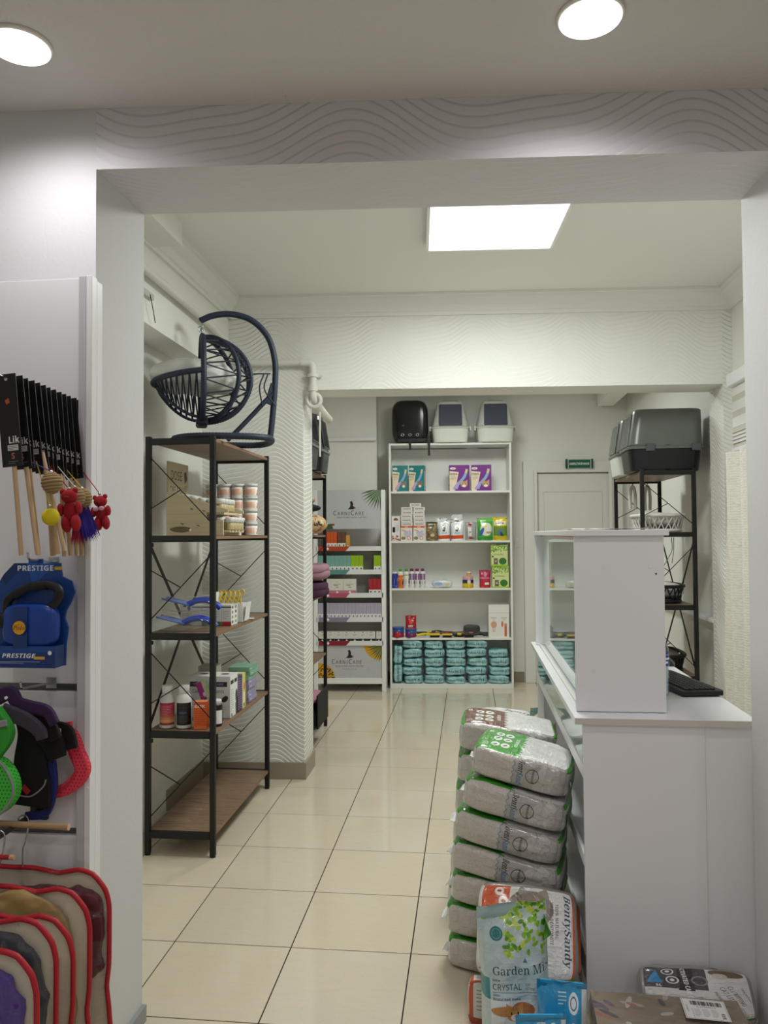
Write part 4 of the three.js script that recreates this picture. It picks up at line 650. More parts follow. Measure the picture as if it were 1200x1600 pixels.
// ---------------------------------------------------------------- branded white stand with medicine boxes
{
  const W = 0.715, D = 0.3, p0 = [-1.183, 0, -7.525 - D / 2], t = thing('product_stand', 'narrow white stand with marble sign boards and coloured shelf edges', 'stand', p0, SKEW);
  const at = (a, y, b) => { const c = Math.cos(SKEW), s = Math.sin(SKEW), X = a - W / 2, Z = D / 2 - b; return [p0[0] + X * c + Z * s, y, p0[2] - X * s + Z * c]; };
  const P = 0.042;
  for (const a of [-1, 1]) for (const b of [-1, 1]) part('post', rbox(P, 1.985, 0.03, 0.003, a * (W / 2 - P / 2), 0.9925, b * (D / 2 - 0.015)), M.gloss, t);
  const lips = [1.398, 1.168, 0.938, 0.70, 0.468], cols = ['#b5472a', '#5f9088', '#b2566a', '#8d839b', '#8f1f2c'];
  part('back_panel', box(W - 0.02, 1.9, 0.006, 0, 1.0, -D / 2 + 0.02), M.whiteEdge, t);
  for (const s of [-1, 1]) part('side_panel', box(0.006, 1.5, D - 0.06, s * (W / 2 - 0.012), 0.9, 0), M.whiteEdge, t);
  lips.forEach((y, i) => {
    const s = part('shelf_board', rbox(W - 0.05, 0.016, D - 0.02, 0.002, 0, y - 0.008 + 0.02, 0), M.gloss, t);
    const c = cell(420, 30, (k, w, h) => { fill(k, '#e4e4e4', 0, 0, w, h); poly(k, cols[i], [[16, 0], [214, 0], [186, h], [16, h]]); fill(k, '#fff', 66, 12, 18, 6); fill(k, '#fff', 72, 6, 6, 18); });
    part('price_lip', carton(W - 0.05, 0.046, 0.006, { front: c, side: plain('#e4e4e4') }).translate(0, y - 0.016, D / 2 - 0.003), PRINT.satin, s);
  });
  part('bottom_rail', rbox(W - 2 * P + 0.01, 0.055, 0.02, 0.002, 0, 0.105, D / 2 - 0.012), M.gloss, t);
  const logo = (k, x, y, s, sub) => {
    poly(k, '#1f1f22', [[x - 16 * s, y], [x - 6 * s, y - 10 * s], [x - 4 * s, y - 24 * s], [x - 8 * s, y - 30 * s], [x + 2 * s, y - 34 * s], [x + 8 * s, y - 22 * s], [x + 6 * s, y - 14 * s], [x + 14 * s, y - 8 * s], [x + 10 * s, y]]);
    fill(k, '#b3263a', x + 13 * s, y - 10 * s, 3 * s, 9 * s); fill(k, '#b3263a', x + 10 * s, y - 7 * s, 9 * s, 3 * s);
    let q = x - 82 * s; for (const ch of 'CARNICARE'.split('').entries()) { const big = ch[0] === 0 || ch[0] === 5, sz = (big ? 27 : 20) * s; k.font = sz + 'px sans-serif'; const m = k.measureText(ch[1]).width; text(k, ch[1], q, y + (big ? 15 : 17.5) * s, sz, '#2c2c30', 'sans-serif', { align: 'left' }); q += m + 3.2 * s; }
    text(k, 'Nature So Well, Only For Your Pets', x, y + 33 * s, 8.4 * s, '#3a3a3e'); if (sub) text(k, 'www.carnicare.com.tr', x, y + 45 * s, 6.5 * s, '#55555a');
  };
  const marble = (k, w, h, s) => { fill(k, '#c2c3c6', 0, 0, w, h); for (let i = 0; i < 26; i++) { k.globalAlpha = 0.3; let x = hash(i, s, 1) * w, y = hash(i, s, 2) * h; const pts = [[x, y]]; for (let j = 0; j < 7; j++) { x += (hash(i, j, s) - 0.4) * 40; y += (hash(j, i, s + 3) - 0.4) * 34; pts.push([x, y]); } stroke(k, i % 3 ? '#9fa1a6' : '#dcdde0', 1 + hash(i, s, 5), pts); } k.globalAlpha = 1; };
  const leaf = (k, x, y, l, a0) => { for (let i = -4; i <= 4; i++) { const a = a0 + i * 0.16; poly(k, i % 2 ? '#5f7a4a' : '#3f5c36', [[x, y], [x + Math.cos(a - 0.06) * l * 0.6, y + Math.sin(a - 0.06) * l * 0.6], [x + Math.cos(a) * l, y + Math.sin(a) * l], [x + Math.cos(a + 0.06) * l * 0.6, y + Math.sin(a + 0.06) * l * 0.6]]); } };
  const s1 = cell(440, 250, (k, w, h) => { marble(k, w, h, 1); leaf(k, 440, -10, 150, 2.25); logo(k, 236, 124, 1.55); poly(k, '#3f5c36', [[60, 220], [100, 215], [110, h], [60, h]]); fill(k, '#9c3a3a', 98, 216, 20, 12); });
  const s2 = cell(440, 220, (k, w, h) => { marble(k, w, h, 2); disc(k, '#d9a026', w - 20, -6, 108, 108); leaf(k, w + 10, 10, 120, 2.5); disc(k, '#d9a026', 14, h + 4, 104, 100); for (let i = 0; i < 60; i++) disc(k, ['#1c2a2a', '#c98a1c', '#26402c'][i % 3], hash(i, 1, 6) * 110, h - hash(i, 2, 6) ** 1.5 * 60, 6, 4, i); logo(k, 216, 92, 1.5, true); });
  part('sign_board', carton(W - 2 * P, 0.385, 0.012, { front: s1, side: plain('#b9babd') }).translate(0, 1.60, D / 2 - 0.012), PRINT.satin, t);
  part('sign_board', carton(W - 2 * P, 0.345, 0.012, { front: s2, side: plain('#b9babd') }).translate(0, 0.128, D / 2 - 0.02), PRINT.satin, t);
  // boxes, row by row
  const med = (main, foot, mark, cross) => cell(44, 130, (k, w, h) => { fill(k, main, 0, 0, w, h); fill(k, foot, 0, h * 0.72, w, h * 0.28); lines(k, mark, 9, 14, 24, 5, 12, 2); fill(k, cross, w / 2 - 3, h * 0.79, 6, 18); fill(k, cross, w / 2 - 9, h * 0.79 + 6, 18, 6); fill(k, '#00000022', 0, 0, 1.5, h); });
  const row = (name, what, a0, w, n, y, h, c, group, side, off = 0) => { const g = carton(w - 0.0012, h, 0.08, { front: c, side: plain(side) }); for (let i = 0; i < n; i++) solo(name, g, PRINT.satin, `${what}, ${n === 1 ? 'standing alone' : ORD[i] + ' from the column side'}`, 'box', at(a0 + w * (i + 0.5), y + 0.0206, 0.055 + off + 0.004 * hash(i, n, 1)), SKEW, group); };
  row('medicine_box', 'tall orange medicine box with white foot', 0.10, 0.034, 4, lips[0], 0.153, med('#d4571c', '#efe6e0', '#e98a54', '#b5472a'), 'orange medicine boxes', '#c9501a');
  row('medicine_box', 'tall brown medicine box with white foot', 0.24, 0.04, 2, lips[0], 0.15, med('#6d4636', '#eee8e4', '#93685a', '#1f1f22'), 'brown medicine boxes', '#5d3a2c');
  row('medicine_box', 'slim ochre medicine box with pale top', 0.322, 0.04, 1, lips[0], 0.122, med('#d29a3a', '#c98a2a', '#f0e0c0', '#f2ead8'), 'ochre medicine boxes', '#c08a30');
  row('medicine_box', 'sage green medicine box with white foot', 0.046, 0.0405, 8, lips[1], 0.148, med('#7fb0a4', '#eef0ee', '#5a8a80', '#3a4a48'), 'sage green medicine boxes', '#6fa094');
  row('medicine_box', 'lime green medicine box beside the sage ones', 0.371, 0.0405, 3, lips[1], 0.148, med('#9dbf22', '#eef0ea', '#7a9a1a', '#3a4a30'), 'lime medicine boxes', '#8cae1c');
  row('medicine_box', 'lime green medicine box by the end post', 0.598, 0.036, 2, lips[1], 0.148, med('#9dbf22', '#eef0ea', '#7a9a1a', '#3a4a30'), 'lime medicine boxes by the post', '#8cae1c');
  const wide = (foot, cross) => cell(100, 120, (k, w, h) => { fill(k, '#ddd9d0', 0, 0, w, h); fill(k, foot, 0, h * 0.76, w, h * 0.24); text(k, '+', 50, 26, 20, '#6a5a58'); lines(k, '#5c5654', 22, 42, 56, 2, 8, 3); text(k, 'Pet', 50, 66, 13, '#4a4442', 'sans-serif', { bold: true }); fill(k, cross, 46, h * 0.8, 8, 20); fill(k, cross, 40, h * 0.8 + 6, 20, 8); });
  row('medicine_box', 'wide cream medicine box with pink foot', 0.045, 0.126, 3, lips[2], 0.148, wide('#c4788a', '#f6f0f0'), 'cream and pink medicine boxes', '#cfcac2');
  row('medicine_box', 'deep red medicine box with white foot', 0.548, 0.0405, 3, lips[2], 0.148, med('#a8202c', '#efe6e6', '#c85a60', '#1f1f22'), 'deep red medicine boxes', '#981c28');
  row('medicine_box', 'pale mauve medicine box with white foot', 0.044, 0.0368, 17, lips[3], 0.147, med('#b3abbd', '#ecebee', '#8f8799', '#5a5260'), 'mauve medicine boxes', '#a69eb0');
  const bw = cell(90, 110, (k, w, h) => { fill(k, '#dcdad4', 0, 0, w, h); fill(k, '#17171a', 0, h * 0.7, w, h * 0.3); lines(k, '#77736e', 26, 30, 40, 3, 9, 2); fill(k, '#17171a', 38, 6, 12, 6); fill(k, '#f2f2f2', 41, h * 0.76, 8, 22); fill(k, '#f2f2f2', 34, h * 0.76 + 7, 22, 8); });
  row('medicine_box', 'low white medicine box with black foot', 0.044, 0.0805, 7, lips[4], 0.098, bw, 'white and black medicine boxes', '#d2d0ca');
  row('medicine_box', 'low white medicine box apart from its row', 0.617, 0.053, 1, lips[4], 0.098, bw, 'white and black medicine boxes', '#d2d0ca');
}

// ---------------------------------------------------------------- goods on the first shelving unit
const S1 = { x: -1.225, y2: LEV[3] + 0.0006, y3: LEV[2] + 0.0006, y4: LEV[1] + 0.0006 };
{ // wooden dispenser display: side panels with an oval hand hole, back board with print, two stepped trays of capsule bottles
  const ply = canvasTexture(256, 256, (k, w, h) => { fill(k, '#cdbf9b', 0, 0, w, h); for (let i = 0; i < 160; i++) { k.globalAlpha = 0.2; const y = hash(i, 1, 4) * h; k.strokeStyle = i % 2 ? '#b7a881' : '#dccfae'; k.lineWidth = 1 + 2 * hash(i, 2, 4); k.beginPath(); k.moveTo(0, y); k.bezierCurveTo(80, y + 14 * hash(i, 3, 4), 170, y - 14 * hash(i, 5, 4), 256, y); k.stroke(); } k.globalAlpha = 1; }, [0.4, 0.3]);
  const plyM = new THREE.MeshStandardMaterial({ map: ply, roughness: 0.6 }), t = thing('wooden_display', 'plywood dispenser display with dose lettering and white capped bottles', 'display', [-1.545, S1.y2, -3.82]);
  const hole = new THREE.Path(); hole.absellipse(0.075, 0.03, 0.06, 0.017, 0, TAU);
  const outline = [[0, 0], [0.3, 0], [0.3, 0.075], [0.21, 0.075], [0.21, 0.118], [0.325, 0.118], [0.325, 0.13], [0.03, 0.225], [0, 0.225]];
  for (const z of [0.0, -0.27]) { const s = part('side_panel', extrude(outline, 0.012, 0.0015, [hole]).translate(0, 0, z), plyM, t); for (const [x, y] of [[0.135, 0.135], [0.2, 0.125], [0.085, 0.06], [0.17, 0.05]]) if (z === 0) part('slot_mark', box(0.016, 0.0035, 0.001, 0, 0, 0).rotateZ(-0.35).translate(x, y, 0.0066), M.black, s); }
  const dose = cell(220, 240, (k, w, h) => { fill(k, '#cdc09e', 0, 0, w, h); text(k, 'DOSE', 86, 44, 40, '#3a352c', 'sans-serif', { wide: 1.25 }); text(k, 'ONE A DAY', 94, 92, 34, '#3a352c', 'sans-serif', { wide: 0.95 }); poly(k, '#5a4650', [[170, 30], [196, 24], [206, 50], [180, 66]]); lines(k, '#5a4a44', 172, 74, 34, 4, 7); });
  part('back_board', carton(0.28, 0.385, 0.01, { front: dose, side: plain('#b9ab86') }).rotateY(Math.PI / 2).translate(0.006, 0, -0.135), PRINT.matte, t);
  part('base_board', box(0.3, 0.01, 0.26, 0.15, 0.006, -0.135), plyM, t);
  for (const [y, l, x] of [[0.112, 0.14, 0.25], [0.02, 0.1, 0.3]]) part('tray', box(l, 0.012, 0.25, x - 0.02, y, -0.135), plyM, t);
}
{ // white capped capsule bottles standing in the display
  const gold = std(0xb9a878, 0.35), capM = std(0xeeeeec, 0.4), bodyG = lathe([[0.001, 0], [0.02, 0], [0.0215, 0.003], [0.0215, 0.04], [0.001, 0.04]], 18), capG = lathe([[0.001, 0.066], [0.021, 0.065], [0.0235, 0.061], [0.0235, 0.038], [0.001, 0.038]], 18);
  const rows = [['back step', [[0.075, 0.15], [0.122, 0.138], [0.168, 0.128]]], ['upper tray', [[0.225, 0.124], [0.272, 0.124]]], ['lower tray', [[0.275, 0.027], [0.322, 0.027]]]];
  for (const [wh, xs] of rows) xs.forEach(([x, y], c) => { for (let r = 0; r < 4; r++) {
    const b = thing('capsule_bottle', `white capped bottle in the wooden display, ${wh}, ${ORD[c]} file, ${ORD[r]} from the front`, 'bottle', [-1.545 + x, S1.y2 + y, -3.86 - r * 0.056], 0, 'capped bottles in the wooden display'); b.rotation.z = wh === 'back step' ? -0.18 : 0;
    part('body', bodyG, gold, b); part('cap', capG, capM, b);
  } });
  const box1 = thing('small_carton', 'small yellow and white carton beside the wooden display tray', 'box', [-1.305, S1.y2 + 0.0, -4.14]); part('sleeve', box(0.05, 0.1, 0.04, 0, 0.05, 0), std(0xd6b62c, 0.4), box1); part('lid', box(0.03, 0.1, 0.0405, 0.0395, 0.05, 0), M.gloss, box1);
}
{ // white tubs with peach labels, four files three or four high
  const lab = cell(200, 110, (k, w, h) => { fill(k, '#eeebe8', 0, 0, w, h); fill(k, '#e7b79c', 0, 26, 130, 66); lines(k, '#c98e70', 12, 40, 100, 4, 12, 2); poly(k, '#e2623a', [[150, 92], [178, 30], [190, 60], [176, 96]]); poly(k, '#e98a66', [[160, 30], [176, 34], [166, 80]]); });
  const body = lathe([[0.001, 0], [0.034, 0], [0.0365, 0.003], [0.0365, 0.056], [0.001, 0.056]], 28), uv = body.attributes.uv; for (let i = 0; i < uv.count; i++) uv.setXY(i, lab.u0 + (lab.u1 - lab.u0) * ((uv.getX(i) * 2.0 + 0.3) % 1), lab.v0 + (lab.v1 - lab.v0) * Math.min(1, body.attributes.position.getY(i) / 0.056));
  const lid = lathe([[0.001, 0.074], [0.035, 0.074], [0.0378, 0.071], [0.0378, 0.055], [0.001, 0.055]], 28);
  const files = [[-1.485, 4], [-1.408, 4], [-1.331, 4], [-1.254, 4]], where = ['nearest the wall', 'second from the wall', 'third from the wall', 'nearest the aisle'];
  files.forEach(([x, n], f) => { for (let i = 0; i < n; i++) { const t = thing('supplement_tub', `white tub with peach label, ${i === n - 1 ? 'topmost' : ORD[i] + ' from the board'} in the file ${where[f]}`, 'tub', [x, S1.y2 + i * 0.0745, -4.36 + 0.006 * hash(i, f, 1)], 0.25 * hash(f, i, 2) - 0.3, 'white supplement tubs'); part('body', body, PRINT.satin, t); part('lid', lid, M.gloss, t); } });
  const b = thing('vitamin_bottle', 'dark bottle with crimson label and white cap before the white tubs', 'bottle', [-1.262, S1.y2, -4.18], 0.1);
  const vl = cell(120, 100, (k, w, h) => { fill(k, '#16121a', 0, 0, w, h); fill(k, '#7c1630', 30, 8, 52, 84); lines(k, '#c05a70', 36, 30, 40, 4, 13, 2); ring(k, '#9aa6b8', 3, 92, 50, 14); });
  const vg = lathe([[0.001, 0], [0.027, 0], [0.029, 0.003], [0.029, 0.07], [0.022, 0.078], [0.001, 0.078]], 24), vu = vg.attributes.uv; for (let i = 0; i < vu.count; i++) vu.setXY(i, vl.u0 + (vl.u1 - vl.u0) * ((vu.getX(i) * 2 + 0.5) % 1), vl.v0 + (vl.v1 - vl.v0) * Math.min(1, vg.attributes.position.getY(i) / 0.078));
  part('body', vg, PRINT.gloss, b); part('cap', lathe([[0.001, 0.096], [0.021, 0.096], [0.0225, 0.093], [0.0225, 0.076], [0.001, 0.076]], 20), M.gloss, b);
}
{ // third level: scoops in film, test kit boxes, a clear case, yellow leads
  const y = S1.y3, blue = std(0x1536b4, 0.35);
  [['upper', 0.088, -3.79, -1.40], ['lower', 0.004, -3.71, -1.395]].forEach(([w, dy, z, x], i) => {
    const t = thing('litter_scoop', `blue scoop in clear film, the ${w} of the two on the third board`, 'scoop', [x, y + dy + 0.002, z], 0.12, 'blue scoops in film');
    part('handle', tube([[-0.02, 0.035, 0], [0.03, 0.055, 0], [0.08, 0.055, 0], [0.13, 0.03, 0], [0.145, 0.015, 0]], 0.0155, false, 26, 10).scale(1, 1, 1.4), blue, t);
    part('blade', (() => { const g = new THREE.BoxGeometry(0.13, 0.006, 0.1, 8, 1, 6), p = g.attributes.position; for (let k = 0; k < p.count; k++) p.setY(k, p.getY(k) + 0.9 * p.getZ(k) ** 2 * 4 - 0.25 * p.getX(k)); return smooth(g).translate(-0.075, 0.045, 0); })(), std(0x5f78b8, 0.4), t);
    part('wrapping', soft(0.3, 0.075, 0.13, null, { n: 3, seg: 12, rough: 0.004, freq: 22, seed: 3 + i, pinchX: 0.5 }).translate(-0.03, 0, 0), M.film, t);
  });
  const kit = (c, seed) => cell(90, 120, (k, w, h) => { fill(k, '#dfe0de', 0, 0, w, h); fill(k, '#26302c', 0, 10, w, 7); fill(k, c, 0, 96, w, 24); lines(k, '#8a8e8c', 12, 36, 60, 5, 10); });
  const kitSide = cell(80, 120, (k, w, h) => { fill(k, '#eeeeec', 0, 0, w, h); for (let i = 0; i < 8; i++) disc(k, ['#333', '#8a8a55', '#777'][i % 3], 18 + (i % 2) * 40, 16 + Math.floor(i / 2) * 28, 9, 9); });
  ['#c2c7c2', '#2f7a4a', '#2f7a4a', '#b3232e'].forEach((c, i) => solo('test_kit_box', carton(0.052, 0.108, 0.11, { front: kit(c, i), right: kitSide, side: plain('#ecebe8') }), PRINT.satin, `white test kit box with ${['grey', 'green', 'darker green', 'red'][i]} foot, ${ORD[i]} of four side by side`, 'box', [-1.43 + i * 0.0535, y, -4.0], 0, 'white test kit boxes'));
  solo('hang_box', carton(0.075, 0.115, 0.05, { front: cell(90, 120, (k, w, h) => { fill(k, '#eceae6', 0, 0, w, h); disc(k, '#222', 34, 20, 12, 5); disc(k, '#7f8a5a', 66, 30, 12, 14); lines(k, '#999', 14, 60, 60, 4, 12); }), side: plain('#dcdad6') }), PRINT.satin, 'white hang tab box behind the blue scoops', 'box', [-1.50, y, -4.02], -0.3);
  const cc = thing('clear_case', 'clear plastic case lying on the white test kit boxes', 'case', [-1.392, y + 0.1092, -4.0]); part('case', rbox(0.075, 0.06, 0.08, 0.004, 0, 0.03, 0), M.film, cc); part('insert', box(0.06, 0.04, 0.05, 0, 0.026, 0), std(0xb9b4aa, 0.6), cc); part('end_flap', box(0.022, 0.062, 0.08, 0.05, 0.031, 0), M.gloss, cc);
  const yl = thing('yellow_lead', 'coiled yellow leads on top of the white test kit boxes', 'lead', [-1.30, y + 0.1092, -4.02]); { const gs = []; for (let j = 0; j < 5; j++) { const x = -0.03 + j * 0.025; gs.push(tube([[x, 0.004, 0.02], [x + 0.012, 0.05, 0.01], [x - 0.004, 0.066, -0.01], [x - 0.016, 0.045, 0], [x + 0.006, 0.006, -0.01]], 0.0045)); } gs.forEach((g) => part('loop', g, std(0xd8b524, 0.45), yl)); part('clip', tube([[0.085, 0.0, 0], [0.085, 0.06, 0], [0.095, 0.075, 0], [0.105, 0.06, 0], [0.098, 0.045, 0]], 0.005), std(0xd8c060, 0.4), yl); }
  const ob = thing('opened_box', 'opened white carton with raised flap at the end of the test kits', 'box', [-1.255, y, -4.16]); part('body', box(0.045, 0.1, 0.09, 0, 0.05, 0), M.gloss, ob); part('flap', box(0.003, 0.1, 0.085, 0.03, 0.06, 0.0).rotateZ(-0.12), M.gloss, ob);
  solo('price_card', rbox(0.1, 0.004, 0.05, 0.001, 0, 0.003, 0), M.gloss, 'small white card lying flat beside the opened carton', 'card', [-1.265, y, -4.27], 0.2);
}
{ // fourth level: bottles and cartons
  const y = S1.y4;
  const jug = (label, x, z, draw, body) => {
    const t = thing('liquid_bottle', label, 'bottle', [x, y, z], 0.1, 'large white bottles'); const prof = [[0.001, 0], [0.034, 0], [0.0375, 0.005], [0.0375, 0.13], [0.035, 0.15], [0.026, 0.166], [0.0235, 0.17], [0.0235, 0.176], [0.001, 0.176]];
    part('body', lathe(prof, 28), body, t); const c = cell(110, 150, draw), g = new THREE.CylinderGeometry(0.0379, 0.0379, 0.108, 28, 1, true, -0.95, 2.3).translate(0, 0.072, 0), uv = g.attributes.uv; for (let i = 0; i < uv.count; i++) uv.setXY(i, c.u0 + (c.u1 - c.u0) * uv.getX(i), c.v0 + (c.v1 - c.v0) * uv.getY(i)); part('sticker', g, PRINT.satin, t);
    part('cap', lathe([[0.001, 0.207], [0.024, 0.207], [0.0268, 0.204], [0.0268, 0.172], [0.001, 0.172]], 26), M.gloss, t); return t;
  };
  jug('white bottle with crimson and sand label on the fourth board', -1.492, -3.70, (k, w, h) => { fill(k, '#b03048', 0, 0, w, h); for (let i = 0; i < 8; i++) fill(k, ['#b23a4a', '#c05a52', '#cf8458', '#d9a070'][Math.min(3, i >> 1)], 0, 60 + i * 9, w, 10); fill(k, '#a03030', 0, h - 8, w, 8); lines(k, '#e0a0a4', 10, 20, 80, 6, 11, 2); }, std(0xdad7d2, 0.4));
  jug('white bottle with black label on the fourth board', -1.408, -3.705, (k, w, h) => { fill(k, '#1a1b1f', 0, 0, w, h); fill(k, '#2e3036', 6, 30, w - 12, 4); lines(k, '#6a6e78', 12, 88, 80, 5, 11, 2); disc(k, '#44506a', 50, 66, 26, 8); }, std(0xe2e2e0, 0.4));
  const or = cell(110, 200, (k, w, h) => { fill(k, '#dd5a1a', 0, 0, w, h); text(k, 'ELOTIC', 52, 32, 26, '#fff', 'sans-serif', { bold: true }); lines(k, '#a83c10', 10, 66, 84, 7, 15, 3); fill(k, '#e8763a', 0, 176, w, 24); });
  solo('ear_drops_box', carton(0.062, 0.132, 0.055, { front: or, side: plain('#c24a14'), top: plain('#d98a66') }), PRINT.satin, 'orange medicine carton between the white bottles and the black one', 'box', [-1.318, y, -3.70], 0.12);
  const bb = thing('supplement_bottle', 'black bottle with white label and white cap half behind the post', 'bottle', [-1.262, y, -3.76], 0.2); part('body', lathe([[0.001, 0], [0.028, 0], [0.03, 0.004], [0.03, 0.1], [0.024, 0.108], [0.001, 0.108]], 26), M.darkPlastic, bb); part('sticker', new THREE.CylinderGeometry(0.0303, 0.0303, 0.066, 20, 1, true, -0.4, 1.6).translate(0, 0.045, 0), M.gloss, bb); part('cap', lathe([[0.001, 0.128], [0.023, 0.128], [0.0255, 0.125], [0.0255, 0.104], [0.001, 0.104]], 24), M.gloss, bb);
  const wf = cell(130, 220, (k, w, h) => { fill(k, '#d6d6d6', 0, 0, w, h); fill(k, '#26262a', 10, 30, 100, 26); text(k, 'CARE', 60, 43, 17, '#aab', 'sans-serif', { wide: 1.4 }); text(k, 'Canis', 58, 80, 26, '#6d88a0', 'sans-serif', { bold: true }); disc(k, '#2f2f33', 96, 120, 22, 14, -0.6); lines(k, '#9a9a9a', 14, 150, 90, 5, 12); });
  const wr = cell(130, 220, (k, w, h) => { fill(k, '#eeeeee', 0, 0, w, h); fill(k, '#222226', 10, 26, 50, 20); fill(k, '#222226', 72, 26, 46, 20); lines(k, '#9a9a9a', 12, 74, 44, 11, 11, 3); disc(k, '#202024', 108, 120, 18, 34); poly(k, '#2c2c30', [[90, 160], [130, 130], [130, 220], [96, 220]]); fill(k, '#555', 18, 200, 20, 16); });
  const wt = cell(110, 90, (k, w, h) => { fill(k, '#e6e5e2', 0, 0, w, h); disc(k, '#333', 60, 40, 22, 12); });
  [[-1.405, 'nearer the wall'], [-1.292, 'nearer the aisle']].forEach(([x, s]) => solo('food_carton', carton(0.11, 0.215, 0.13, { front: wf, right: wr, side: plain('#dedede'), top: wt }), PRINT.satin, 'large white carton with black band, ' + s, 'box', [x, y, -3.97], 0, 'large white cartons'));
  const sm = cell(70, 120, (k, w, h) => { fill(k, '#9a2a78', 0, 0, w, h); disc(k, '#e0c0d8', 40, 90, 12, 16); fill(k, '#c9b8a0', 46, 0, 24, h); }); const sb = solo('small_carton', carton(0.045, 0.09, 0.03, { front: sm, side: plain('#6f8a4c') }), PRINT.satin, 'small magenta carton leaning on the large white cartons', 'box', [-1.35, y + 0.112, -3.86], 0.1); sb.rotation.z = 0.35;
  const pb = cell(60, 200, (k, w, h) => { fill(k, '#45285e', 0, 0, w, h); lines(k, '#b9a3cc', 8, 14, 40, 14, 13, 4); });
  ['first', 'second'].forEach((s, i) => solo('slim_carton', carton(0.05, 0.188 - i * 0.004, 0.034, { right: pb, side: plain('#39204e'), top: plain('#5a3a70') }), PRINT.satin, `slim purple carton, ${s} behind the large white cartons`, 'box', [-1.262, y, -4.062 - i * 0.036], 0, 'slim purple cartons'));
  const yb = cell(90, 200, (k, w, h) => { fill(k, '#e0d25a', 0, 0, w, h); fill(k, '#e8e4d8', 0, 0, 20, h); disc(k, '#d96a3a', 52, 76, 20, 22); fill(k, '#f2eecb', 24, 110, 50, 60); disc(k, '#333', 50, 180, 14, 10); });
  solo('slim_carton', carton(0.05, 0.19, 0.055, { right: yb, side: plain('#d8d0a0') }), PRINT.satin, 'slim yellow carton between the purple and the green cartons', 'box', [-1.262, y, -4.152]);
  solo('small_carton', carton(0.04, 0.1, 0.03, { right: plain('#8a7a54'), side: plain('#b9a878') }), PRINT.satin, 'little tan carton at the foot of the green stack', 'box', [-1.262, y, -4.2]);
  const gs = ['#7fae94', '#86b59b', '#8fbca4', '#a49cc0', '#9c94ba', '#a8a0c4', '#9f97bd', '#a59dc1'].reverse();
  gs.forEach((c, i) => solo('flat_carton', carton(0.11 + 0.012 * (i > 4), 0.0245, 0.16, { right: cell(80, 16, (k, w, h) => { fill(k, c, 0, 0, w, h); fill(k, '#00000030', 0, h - 2, w, 2); lines(k, '#ffffff90', 10, 6, 30, 1, 4, 3); }), side: plain(c) }), PRINT.satin, `flat ${i > 4 ? 'mint green' : 'lilac'} carton, ${i === 7 ? 'topmost' : ORD[i] + ' from the bottom'} of the pile by the far post`, 'box', [-1.30 - 0.004 * (i % 3), y + i * 0.0248, -4.36 + 0.004 * (i % 2)], 0, 'flat cartons by the far post'));
  for (let i = 0; i < 5; i++) solo('supplement_carton', carton(0.1, 0.046, 0.1, { front: cell(90, 40, (k, w, h) => { fill(k, '#a9a49c', 0, 0, w, h); fill(k, '#8c867e', 0, 34, w, 6); lines(k, '#7d776e', 12, 12, 50, 2, 9); }), right: i > 1 ? plain(['#c9a24a', '#b8573c', '#c9bfae'][i - 2]) : plain('#c4beb4'), side: plain('#9c968d') }), PRINT.satin, `grey carton, ${i === 4 ? 'topmost' : ORD[i] + ' from the board'} of the pile behind the large white cartons`, 'box', [-1.43, y + i * 0.0465 , -4.12 - 0.03], 0.05, 'grey cartons behind');
}

